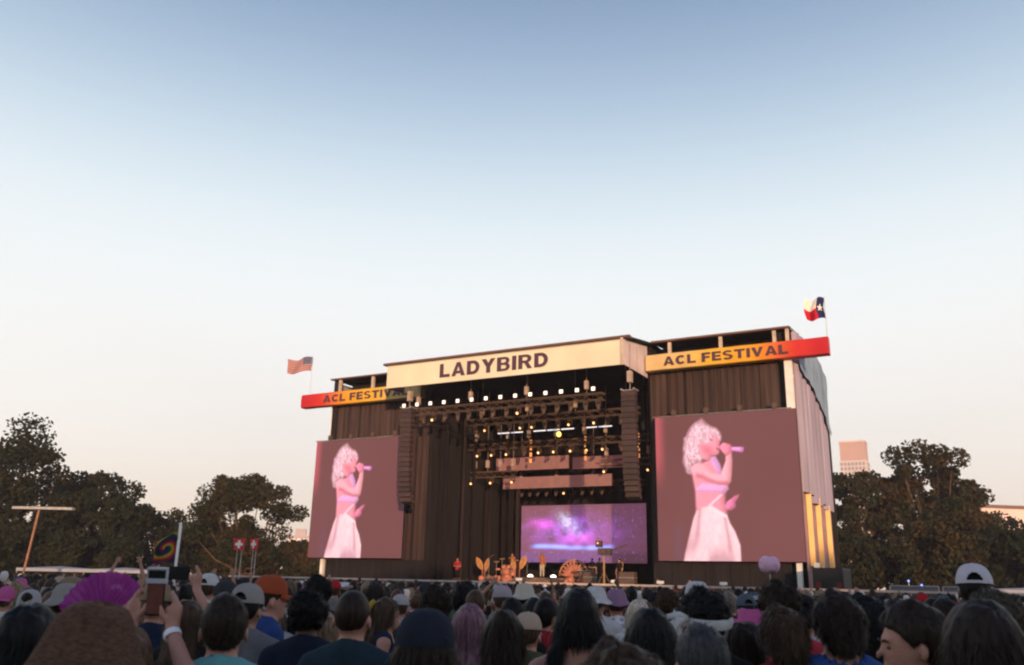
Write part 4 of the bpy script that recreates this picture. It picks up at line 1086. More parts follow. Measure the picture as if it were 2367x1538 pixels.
# mast, tents, truck, barriers
t = empty('lighting_mast', (-28.9, 54, 0), 0, 'tall leaning mast with a flat crossbar at the left edge', 'mast')
MB().tube((-.45, 0, 0), (.0, 0, 5.35), .075, .06, 8).build('leg', mat('mast_wood', (.30, .15, .09), .7, .3, 3), t); MB().tube((-.62, .3, 0), (-.22, .3, 5.35), .035, .035, 8).build('leg', mat('mast_wood', (.4, .22, .13)), t)
MB().box(-1.6, 2.1, -.2, .2, 5.35, 5.5).build('crossbar', alu, t)
canv = mat('tent_canvas', (.30, .31, .36), .8, .1, 1)
def tent(x, y, L, label, h=2.15, rz=0.0):
    t = empty('tent', (x, y, 0), rz, label, 'tent')
    n = max(1, int(L / 3.2)); w = L / n
    for k in range(n):
        a = k * w; MB().add([(a, 0, h), (a + w, 0, h), (a + w, 3, h), (a, 3, h), (a + w / 2, 1.5, h + .16), (a, 0, h - .2), (a + w, 0, h - .2)], [(0, 1, 4), (1, 2, 4), (2, 3, 4), (3, 0, 4), (5, 6, 1, 0)]).build('canopy', canv, t)
        MB().tube((a + .05, .05, 0), (a + .05, .05, h - .1), .03).build('tent_leg', alu, t)
tent(-33, 60, 9, 'long white tent roofs at the left behind the crowd', 1.88)
tent(31.9, 58, 6, 'pale tent corner at the right edge behind the white cap', 1.85)
t = sthing('equipment_truck', 5.7, -2.6, 0, 'black equipment truck box beside the right wing with red lamps', 'truck')
MB().box(-1.0, .55, 0, 3, .5, 2.75).build('box_body', mat('truck_black', (.010, .010, .011), .5, .2, 2), t, bevel=.05); MB().box(-1.0, .55, -.02, 0, .42, .56).build('bumper', alu, t)
for a in (-.85, .2): MB().box(a, a + .25, -.03, -.005, 1.7, 2.0).build('tail_lamp', mat('tail_red', (.16, .012, .012), .4, 0), t); 
wheel = MB().lathe([(.2, -.12), (.42, -.12), (.45, 0), (.42, .12), (.2, .12)], (0, 0, 0), 14).mesh('wheel', True); wheel.materials.append(lamp_black)
for a in (-.85, .4): obj('wheel', wheel, t, (a, .8, .45), (0, R(90), 0))
steel = mat('barrier_steel', (.36, .35, .38), .45, .2, 4, metal=.5)
def fence_panel(u, y, label, w=2.2, h=1.9):
    t = sthing('steel_fence', u, y, 0, label, 'fence', 'steel fence panels right of the stage')
    MB().tube((0, 0, 0), (0, 0, h), .04).tube((w, 0, 0), (w, 0, h), .04).tube((0, 0, h), (w, 0, h), .04).tube((0, 0, .2), (w, 0, .2), .04).build('frame', steel, t)
    MB().box(.05, w - .05, -.01, .01, .25, h - .05).build('mesh_infill', mat('fence_mesh', (.13, .12, .13), .8, .2, 8), t)
fence_panel(8.5, -3, 'first steel fence panel right of the black truck'); fence_panel(10.9, -3, 'second steel fence panel right of the black truck'); 
# crowd barrier with its white cap rail, and the little fill speakers on it
t = sthing('crowd_barrier', -30, -10, 0, 'long crowd barrier with a pale top rail before the stage', 'barrier')
for k in range(24):
    MB().box(k * 2.3 + .02, k * 2.3 + 2.28, .0, .04, .02, 1.6).build('barrier_panel', mat('barrier_dark', (.07, .06, .06), .7, .3, 2, rand=.3), t)
    MB().box(k * 2.3, k * 2.3 + 2.29, -.05, .09, 1.60, 1.70).build('top_rail', mat('rail_pale', (.46, .38, .35), .5, .15, 2), t)
for k, u in enumerate((-9.0, -3.6, -1.2, 1.9, 4.6)):
    t = sthing('fill_speaker', u, -9.98, 1.70, f'small white fill speaker on the barrier rail, {ordn[k]} from the left', 'speaker', 'small speakers on the barrier rail')
    MB().box(-.17, .17, -.04, .08, .05, .19).build('cabinet', white_paint, t, bevel=.02); MB().box(-.05, .05, -.02, .06, 0, .05).build('foot', steel, t)

# ------------------------------------------------------------------ things on the stage
gold = mat('prop_gold', (.45, .22, .08), .6, .3, 4); coral = mat('prop_coral', (.42, .16, .10), .8, .4, 3, .5, 10); rock = mat('prop_rock', (.17, .11, .09), .9, .5, 2, .9, 5)
t = sthing('stage_steps', -19.3, 2.6, 1.5, 'low rocky steps with flowers at centre stage', 'stage set')
for k in range(4):
    MB().box(2.8, 8.4 - .2 * k, k * .28, k * .28 + .9, .12 * k + .002 * k, .12 * (k + 1)).build('step', rock, t, bevel=.02)
rr = np.random.default_rng(4)
for k in range(26):
    x = rr.uniform(-.6, 2.8) if k < 15 else rr.uniform(7.0, 12.0); s_ = rr.uniform(.16, .38)
    f = Field((-s_ * 1.5,) * 3, (s_ * 1.5,) * 3, s_ / 4); f.ell((0, 0, 0), (s_, s_ * .9, s_ * .8), 0); f.push(lambda X, Y, Z: s_ * .7 * noise3(X, Y, Z, 2.2 / s_, int(k)))
    o = obj('boulder', f.mesh('boulder', False), t, (x, rr.uniform(-.2, .9), s_ * .6 + rr.uniform(0, .25))); o.data.materials.append(coral if k % 3 else rock)
def leafprop(u, y, z, L, w, tilt, label):
    t = sthing('leaf_sculpture', u, y, z, label, 'stage prop', 'golden leaf sculptures on the stage')
    pts = [(0, 0, 0)] + [(w * math.sin(math.pi * s_) ** .8, 0, L * s_) for s_ in (.1, .25, .45, .65, .85)] + [(0, 0, L)] + [(-w * math.sin(math.pi * s_) ** .8, 0, L * s_) for s_ in (.85, .65, .45, .25, .1)]
    MB().poly(pts, (0, .05, 0)).build('blade', gold, t, rot=(0, tilt, 0), bevel=.01)
    MB().tube((0, -.03, -.7), (0, -.03, .05), .03).build('stem', coral, t); MB().tube((0, -.02, 0), (math.sin(tilt) * L * .9, -.02, math.cos(tilt) * L * .9), .015).build('midrib', coral, t)
leafprop(-19.0, 3.4, 2.4, 1.1, .24, -.55, 'golden leaf leaning left at the left of the stage set'); leafprop(-18.75, 3.3, 2.3, 1.0, .2, .25, 'golden leaf beside the left leaning one')
leafprop(-16.1, 3.6, 2.5, 1.1, .26, .45, 'golden leaf leaning right, left of the rear screen'); leafprop(-16.55, 3.7, 2.4, .9, .2, -.3, 'small golden leaf behind the drum kit'); leafprop(-8.9, 3.8, 2.3, .9, .2, .5, 'golden leaf at the right end of the stage set')
t = sthing('shell_arch', -12.2, 4.2, 1.95, 'round ribbed coral shell arch right of the singer on stage', 'stage prop')
for k in range(11):
    a = math.pi * (k + .5) / 11
    MB().path([(0, 0, .15), (math.cos(a) * .6, -.05, .15 + math.sin(a) * .6), (math.cos(a) * 1.05, 0, .15 + math.sin(a) * 1.05)], [.05, .12, .08], 6).build('shell_rib', coral, t, smooth=True)
MB().path([(math.cos(math.pi * k / 12) * 1.1, 0, .15 + math.sin(math.pi * k / 12) * 1.1) for k in range(13)], [.06] * 13, 6).build('rim', gold, t, smooth=True)
t = sthing('drum_kit', -17.3, 3.9, 1.98, 'orange lit drum kit left of the rear video screen', 'drum kit')
def drum(n_, r_, d_, loc, rot): MB().lathe([(.0001, 0), (r_, 0), (r_ * 1.04, .02), (r_ * 1.04, .05), (r_, .06), (r_, d_), (.0001, d_)], (0, 0, 0), 16).build(n_, coral, t, loc, rot, True)
drum('bass_drum', .3, .4, (0, 0, .32), (R(90), 0, 0)); drum('tom', .16, .2, (-.2, -.1, .62), (.2, 0, 0)); drum('tom', .16, .2, (.2, -.1, .62), (.2, 0, 0)); drum('floor_tom', .2, .4, (.6, -.2, .1), (0, 0, 0)); drum('snare_drum', .18, .14, (-.55, -.3, .45), (0, 0, 0))
for x, z in ((-.8, 1.05), (.75, 1.15), (-.35, 1.25), (.4, 1.3)):
    c = MB().lathe([(.0001, .04), (.05, .03), (.23, 0), (.23, -.006), (.0001, .02)], (0, 0, 0), 16).build('cymbal', mat('cymbal', (.75, .45, .18), .3, .1, 5, metal=.7), t, (x, -.1, z), (.25, .1, 0), True); MB().tube((x, -.1, -.2), (x, -.1, z), .015).build('cymbal_stand', alu, t)
for k, u in enumerate((-14.9, -13.15)):
    t = sthing('floor_lamp', u, 2.9, 2.0, ('left' if k == 0 else 'right') + ' one of two white glowing lamps at the singer\'s feet', 'stage lamp')
    MB().lathe([(.0001, .16), (.12, .14), (.19, .06), (.2, 0)], (0, 0, .02), 14).build('globe', mat('floor_glow', (.9, .9, .85), .4, 0, emit=(1, .93, .84), estr=2.6), t, smooth=True); MB().box(-.2, .2, -.15, .15, -.04, .02).build('base', lamp_black, t)
for k, (u, y) in enumerate(((-18.2, 2.9), (-11.4, 3.4), (-14.9, 2.4))):
    t = sthing('microphone_stand', u, y, 1.5 if k != 0 else 1.9, ('microphone stand left of the drum kit', 'microphone stand right of the shell arch', 'microphone stand in front of the singer')[k], 'microphone stand')
    MB().tube((0, 0, 0), (0, 0, 1.35), .014).tube((0, 0, 1.35), (.3, 0, 1.55), .012).build('boom', alu, t); MB().lathe([(.0001, 0), (.16, .0), (.16, .03), (.0001, .04)], n=12).build('round_base', lamp_black, t); MB().tube((.3, 0, 1.55), (.42, 0, 1.60), .025).build('microphone', lamp_black, t)
t = sthing('keyboard', -10.9, 3.1, 1.5, 'black keyboard on crossed legs at the right of the stage set', 'keyboard')
MB().box(-.65, .65, -.16, .16, .92, 1.0).build('key_case', lamp_black, t, bevel=.01); MB().tube((-.45, 0, 0), (.4, 0, .92), .02).tube((.45, .05, 0), (-.4, .05, .92), .02).build('crossed_legs', alu, t); MB().box(-.6, .6, -.14, .0, 1.001, 1.012).build('keys', white_paint, t)
t = sthing('camera_crane', -8.0, -.6, 1.5, 'camera crane with monitor box at the right of the stage', 'camera crane')
MB().tube((0, 0, 0), (0, 0, 1.9), .06).build('column', mat('crane_ochre', (.35, .2, .08), .5), t); MB().box(-.35, .45, -.2, .3, 1.9, 2.3).build('head', lamp_black, t, bevel=.03); MB().box(-.45, -.1, -.25, .1, 2.35, 2.75).build('monitor', lamp_black, t); MB().tube((0, 0, 2.0), (1.4, .4, 2.55), .06).build('arm', lamp_black, t); MB().tube((-.5, 0, 0), (0, 0, .9), .03).tube((.5, 0, 0), (0, 0, .9), .03).build('tripod_leg', lamp_black, t)
MB().box(.25, .55, -.3, -.05, 1.85, 2.15).build('camera', mat('cam_body', (.06, .05, .05), .5), t)
MB().lathe([(.0001, 0), (.05, 0)], n=8).build('tally_lamp', mat('tally', (.6, .25, .1), .4, 0, emit=(1, .45, .15), estr=2), t, (-.3, -.27, 2.6), (R(90), 0, 0))
for k, (u, y) in enumerate(((-6.6, -.5), (-9.8, 1.4))):
    t = sthing('equipment_case', u, y, 1.5, ('black equipment case at the right edge of the stage', 'black equipment case behind the camera crane')[k], 'case')
    MB().box(-.5, .5, 0, .6, 0, .9).build('case_body', lamp_black, t, bevel=.02); MB().box(-.51, .51, -.01, .61, .55, .58).build('lid_seam', alu, t)
for k in range(5):
    t = sthing('wedge_speaker', -20.5 + k * 2.6, 1.4, 1.5, f'black wedge speaker at the stage edge, {ordn[k]} from the left', 'speaker', 'wedge speakers along the stage edge')
    MB().poly([(0, 0, 0), (0, .5, 0), (0, .5, .35), (0, .15, .12)], (.6, 0, 0)).build('cabinet', lamp_black, t); MB().box(.05, .55, .02, .03, .03, .1).build('grille', pa_grey, t)

# ------------------------------------------------------------------ totems, signs and the raised flag
t = empty('tie_dye_flag', (-9.15, 24.6, 0), 0, 'rainbow tie-dye spiral flag on a white pole above the left crowd', 'flag')
def dye(X, Z):
    x, z = (X - .5) * 1.0, (Z - .5) * 1.25; rr_, a = np.hypot(x, z), np.arctan2(z, x); p = (a / (2 * math.pi) + rr_ * 1.9) % 1
    stops = [(0, (30, 30, 80)), (.22, (25, 60, 90)), (.36, (30, 75, 55)), (.48, (215, 190, 40)), (.6, (225, 120, 40)), (.75, (180, 25, 60)), (.9, (110, 25, 80)), (1, (30, 30, 80))]
    return np.stack([np.interp(p, [s_[0] for s_ in stops], [lin(s_[1])[i] for s_ in stops]) for i in range(3)], -1) * .55
me = painted_grid('cloth', -.66, -.02, 2.05, 2.9, 0, 48, 48, dye, lambda X, Z: .07 * np.sin(X * 7 + Z * 4))
V = np.empty(len(me.vertices) * 3, np.float32); me.vertices.foreach_get('co', V); V = V.reshape(-1, 3); s_ = -V[:, 0] / .66
V[:, 2] = 2.02 + (V[:, 2] - 2.05) * (1 - .48 * s_ ** 1.5) + .05 * np.sin(s_ * 3) ; me.vertices.foreach_set('co', V.ravel()); me.materials.append(FL); obj('cloth', me, t)
MB().tube((0, 0, .9), (0, 0, 3.06), .042, n=8).build('pole', white_paint, t, smooth=True); MB().lathe([(.0001, .05), (.05, 0), (.0001, -.05)], (0, 0, 3.1), 8).build('finial', white_paint, t, smooth=True)
def cross_sign(x, y, z, rz, label, lit):
    t = empty('cross_sign', (x, y, 0), rz, label, 'sign', 'red cross signs raised on poles')
    MB().poly([(-.21, 0, z + .20), (.21, 0, z + .20), (.16, 0, z - .18), (-.16, 0, z - .18)][::-1], (0, .03, 0)).build('sign_board', mat('sign_red', (.62, .03, .04), .5, .08, 3), t)
    MB().box(-.045, .045, -.012, -.004, z - .12, z + .14).box(-.13, -.047, -.012, -.004, z - .03, z + .055).box(.047, .13, -.012, -.004, z - .03, z + .055).build('white_cross', white_paint, t)
    MB().tube((-.06, .05, .9), (-.06, .05, z + .15), .014).build('pole', alu, t); MB().tube((.09, .05, .9), (.09, .05, z + .15), .014).build('pole', alu, t)
cross_sign(-9.1, 30, 2.74, R(-5), 'bright red sign with a white cross on thin poles, the left one of a pair', 1)
cross_sign(-8.72, 30.4, 2.76, R(-35), 'darker red sign with a white cross turned aside, the right one of a pair', 0)
t = empty('ball_totem', (4.44, 15, 0), 0, 'soft pink ball on a stick raised before the right screen', 'totem')
f = Field((-.22,) * 3, (.22,) * 3, .016); f.ell((-.05, 0, 0), (.125, .15, .145), .0); f.ell((.06, 0, 0), (.115, .14, .14), .015); f.push(lambda X, Y, Z: .012 * noise3(X, Y, Z, 26, 2))
o = obj('ball', f.mesh('ball'), t, (0, 0, 2.12)); o.data.materials.append(mat('pink_fluff', (.70, .42, .60), .9, .1, 20, .6, 60)); MB().tube((0, 0, 1.2), (0, 0, 2.05), .012).build('stick', steel, t)
for k, (x, y, z) in enumerate(((31.6, 70, 2.35), (32.6, 70, 2.05))):
    t = empty('blue_lamp', (x, y, 0), 0, ('upper' if k == 0 else 'lower') + ' small blue lamp shining under the right hand trees', 'lamp')
    MB().lathe([(.0001, .09), (.07, .05), (.09, 0), (.0001, -.06)], (0, 0, z), 10).build('bulb', mat('blue_glow', (.1, .15, .6), .4, 0, emit=(.15, .28, 1), estr=3), t, smooth=True); MB().tube((0, 0, 0), (0, 0, z), .03).build('post', steel, t)

# ------------------------------------------------------------------ evening air
hz = MB().box(-190, 330, -82, 660, -1, 120).build('haze', None); hz.data.materials.clear()
hm_ = bpy.data.materials.new('haze_air'); hm_.use_nodes = True; hn = hm_.node_tree.nodes; hn.remove(hn['Principled BSDF'])
pv = hn.new('ShaderNodeVolumePrincipled'); pv.inputs['Density'].default_value = .0004; pv.inputs['Color'].default_value = (.95, .88, .90, 1); hm_.node_tree.links.new(pv.outputs[0], hn['Material Output'].inputs['Volume'])
hz.data.materials.append(hm_); tag(hz, 'thin evening haze over the festival field', 'haze', kind='stuff')

# ------------------------------------------------------------------ people
def hm(name, col, sheen=.14): return mat('hair_' + name, tuple(c * .85 for c in col), .5, .6, 60, .0, 30, spec=sheen, stretch=(1, 1, .12))
HAIR = {'black': hm('black', (.010, .009, .010)), 'darkbrown': hm('darkbrown', (.024, .015, .011)), 'brown': hm('brown', (.055, .032, .020)), 'lightbrown': hm('lightbrown', (.12, .07, .045)),
        'blonde': hm('blonde', (.22, .145, .095)), 'platinum': hm('platinum', (.48, .40, .33)), 'ash': hm('ash', (.15, .115, .095)), 'purple': hm('purple', (.17, .085, .115)), 'greydark': hm('greydark', (.045, .045, .050)), 'greybrown': hm('greybrown', (.07, .058, .045)), 'auburn': hm('auburn', (.09, .03, .018))}
def sm(name, col):
    m = mat('skin_' + name, col, .55, .10, 14, .15, 90, spec=.35)
    p = m.node_tree.nodes['Principled BSDF']; p.inputs['Subsurface Weight'].default_value = .0
    return m
SKIN = {'fair': sm('fair', (.40, .20, .155)), 'tan': sm('tan', (.32, .17, .115)), 'dark': sm('dark', (.085, .045, .030)), 'brown': sm('brown', (.18, .09, .06))}
def cloth(name, col, var=.12, sc_=20): return mat('cloth_' + name, tuple(c * .68 for c in col), .9, var, sc_, .35, 14, spec=.15)
CL = {k: cloth(k, v) for k, v in {'black': (.014, .014, .017), 'charcoal': (.045, .046, .055), 'grey': (.20, .20, .22), 'greyshirt': (.24, .27, .32), 'white': (.66, .65, .68), 'navy': (.018, .028, .065), 'navyjersey': (.014, .02, .045), 'teal': (.17, .44, .50), 'darkteal': (.022, .045, .065), 'olive': (.085, .08, .045), 'red': (.42, .03, .045), 'blue': (.03, .07, .25), 'royal': (.035, .10, .36), 'yellow': (.50, .33, .06),
    'pinkshirt': (.55, .30, .38), 'tanshirt': (.38, .26, .18), 'darknavy': (.02, .025, .04), 'orangeshirt': (.5, .16, .05), 'lime': (.42, .62, .04), 'lightblue': (.22, .36, .55), 'maroon': (.16, .02, .035), 'mauve': (.34, .22, .32), 'greenshirt': (.05, .13, .07), 'cream': (.55, .48, .38), 'denim': (.06, .09, .16), 'khaki': (.30, .22, .14)}.items()}
CL['straw'] = mat('straw', (.155, .085, .058), .9, .4, 55, .9, 110, spec=.1, stretch=(1, 1, 3))
for k, v in {'greycap': (.36, .33, .33), 'orange': (.42, .085, .035), 'navycap': (.022, .027, .045), 'lilacgrey': (.40, .36, .43), 'offwhite': (.62, .55, .48), 'beige': (.52, .39, .31), 'lilac': (.35, .20, .32), 'pink': (.62, .13, .36), 'brightwhite': (.74, .70, .78), 'slate': (.10, .13, .17), 'scarlet': (.50, .02, .03), 'whitegrey': (.46, .45, .48)}.items(): CL[k] = cloth(k, v, .08, 12)
def print_mat(name, a, b, scale):
    m = mat('cloth_' + name, a, .9, .12, 10); n, l = m.node_tree.nodes, m.node_tree.links
    p = n['Principled BSDF']; tc = n.new('ShaderNodeTexCoord'); v = n.new('ShaderNodeTexVoronoi'); v.inputs['Scale'].default_value = scale; l.new(tc.outputs['Object'], v.inputs['Vector'])
    mx = n.new('ShaderNodeMixRGB'); mx.inputs['Color1'].default_value = (*a, 1); mx.inputs['Color2'].default_value = (*b, 1)
    cr = n.new('ShaderNodeMath'); cr.operation = 'GREATER_THAN'; cr.inputs[1].default_value = .38; l.new(v.outputs['Distance'], cr.inputs[0]); l.new(cr.outputs['Value'], mx.inputs['Fac']); l.new(mx.outputs['Color'], p.inputs['Base Color'])
    return m
CL['patternblue'] = print_mat('patternblue', (.28, .34, .55), (.72, .70, .74), 18); CL['floral'] = print_mat('floral', (.40, .30, .30), (.66, .62, .55), 14); CL['plaid'] = print_mat('plaid', (.06, .06, .10), (.3, .3, .34), 12); CL['whitered'] = print_mat('whitered', (.60, .58, .62), (.40, .03, .05), 5)
eyem = mat('eye_white', (.11, .08, .07), .2, 0); phone_black = mat('phone_black', (.012, .012, .014), .15, 0, spec=.6); denimm = CL['denim']

cache = {}
def proto(key, fn):
    if key not in cache: cache[key] = fn()
    return cache[key]
def body_mesh(pose, fem, hi):
    res = .0115 if hi == 2 else (.015 if hi else .024); holds = 'RL' if pose.startswith('phone') else ''
    return proto(('b', pose, fem, hi), lambda: make_body('body', pose, res, fem, holds=holds))
def shirt_mesh(pose, fem, kind, hi):
    p = pose if kind == 'tee' else 'down'
    return proto(('s', p, fem, kind, hi), lambda: make_shirt('shirt', p, .014 if hi else .024, fem, kind))
def trouser_mesh(shorts, hi): return proto(('t', shorts, hi), lambda: make_trousers('trousers', .016 if hi else .026, shorts))
FEM_HAIR = ('long', 'bob', 'ponytails', 'bun')
def hair_mesh(kind, hi, v): return proto(('h', kind, hi, v), lambda: make_hair('hair', kind, seed=11 + 7 * v, res=.008 if hi else .016, ns=(4200 if kind in ('curly', 'messy', 'afro') else (3400 if kind in FEM_HAIR else 2400)) if hi else 160))
TOP = {'short': 1.762, 'fade': 1.758, 'swept': 1.768, 'messy': 1.778, 'curly': 1.795, 'afro': 1.85, 'long': 1.764, 'bob': 1.764, 'ponytails': 1.764, 'bun': 1.764}
HT = {'cap': 1.795, 'cap_back': 1.795, 'fitted': 1.795, 'bucket': 1.785, 'straw': 1.80, 'cowboy': 1.80}
crown_me, brim_me, button_me = cap_parts(True); crown_full = cap_parts(False)[0]
for m_ in (crown_me, crown_full, brim_me, button_me): m_.materials.append(None)
hats = {k: hat_lathe(k) for k in ('bucket', 'straw', 'cowboy')}
shoes_me = make_shoes('shoes')
def put(name, me, parent, m, loc=(0, 0, 0), rot=(0, 0, 0)): return obj(name, me, parent, loc, rot, m)

def person(x, y, height, yaw, pose, skin, hkind, hcol, hat, hatcol, skind, scol, label, hi=1, shorts=False, group='people in the festival crowd', z0=0.0, v=0, slim=1.0, trousers='denim', head=None):
    top = HT[hat] if hat in HT else TOP[hkind]
    s_ = (height) / top
    t = empty('person', (x, y, z0), R(yaw), label, 'person', group); t.scale = (s_ * slim, s_ * slim, s_)
    fem = hkind in FEM_HAIR
    if hat in ('cap', 'cap_back', 'fitted', 'bucket', 'straw') and hkind not in FEM_HAIR: hkind = 'fade'
    put('body', body_mesh(pose, fem, hi), t, SKIN[skin])
    put('shirt', shirt_mesh(pose, fem, skind, hi), t, CL[scol]); put('trousers', trouser_mesh(shorts, hi), t, CL[trousers]); put('shoes', shoes_me, t, CL['charcoal'])
    h = put('hair', hair_mesh(hkind, hi, v), t, HAIR[hcol])
    hr = random.Random(int(x * 1000) + int(y * 77)); head = (hr.uniform(.97, 1.07), hr.uniform(.97, 1.07), hr.uniform(.99, 1.03)) if hkind in ('curly', 'messy', 'afro', 'long', 'bob') else (1, 1, 1)
    h.scale = head; h.location = (0, 0, 1.66 * (1 - head[2])); h.rotation_euler = (0, 0, hr.uniform(-.15, .15) if hkind in ('curly', 'afro') else 0)
    if hat in ('cap', 'cap_back', 'fitted'):
        c = put('cap', crown_full if hat == 'fitted' else crown_me, t, CL[hatcol], (0, -.012, 1.668), (R(-5), 0, R(180) if hat == 'cap_back' else 0))
        put('brim', brim_me, c, CL[hatcol]); put('button', button_me, c, CL[hatcol])
    elif hat in hats:
        b = put({'bucket': 'bucket_hat', 'straw': 'straw_hat', 'cowboy': 'cowboy_hat'}[hat], hats[hat], t, CL[hatcol], (0, -.012, 1.675))
        if hat == 'straw': b.rotation_euler = (R(-4), R(6), 0)
    elif hat == 'headband':
        hb_ = MB().lathe([(.116, -.020), (.123, 0), (.116, .022)], (0, 0, 0), 28, lambda r, z, tt: (r * (1 + .16 * abs(math.sin(tt))), z - .028 * math.sin(tt) * -1)).mesh('headband', True)
        b = put('headband', hb_, t, CL[hatcol], (0, -.015, 1.655))
        MB().path([(-.10, -.10, 0), (-.15, -.13, -.01), (-.17, -.14, -.05), (-.165, -.13, -.12)], [.012, .020, .018, .006], 6).path([(-.10, -.10, 0), (-.14, -.12, .01), (-.19, -.12, .005)], [.012, .020, .012], 6).build('knot_tails', CL[hatcol], b, smooth=True)
    if hi:
        for sx in (-1, 1):
            e = MB().lathe([(.0001, -.009), (.007, -.005), (.009, 0), (.007, .005), (.0001, .009)], n=10).build('eye', eyem, t, (sx * .031, .082, 1.618), smooth=True)
            MB().path([(sx * .012, .100, 1.634), (sx * .030, .100, 1.641), (sx * .048, .088, 1.636)], [.0025, .0042, .002], 5).build('eyebrow', HAIR[hcol], t, smooth=True)
            MB().lathe([(.0001, .0022), (.0045, .0005), (.0045, -.001)], n=8).build('iris', phone_black, e, (0, .0084, 0), (R(-90), 0, 0))
    return t
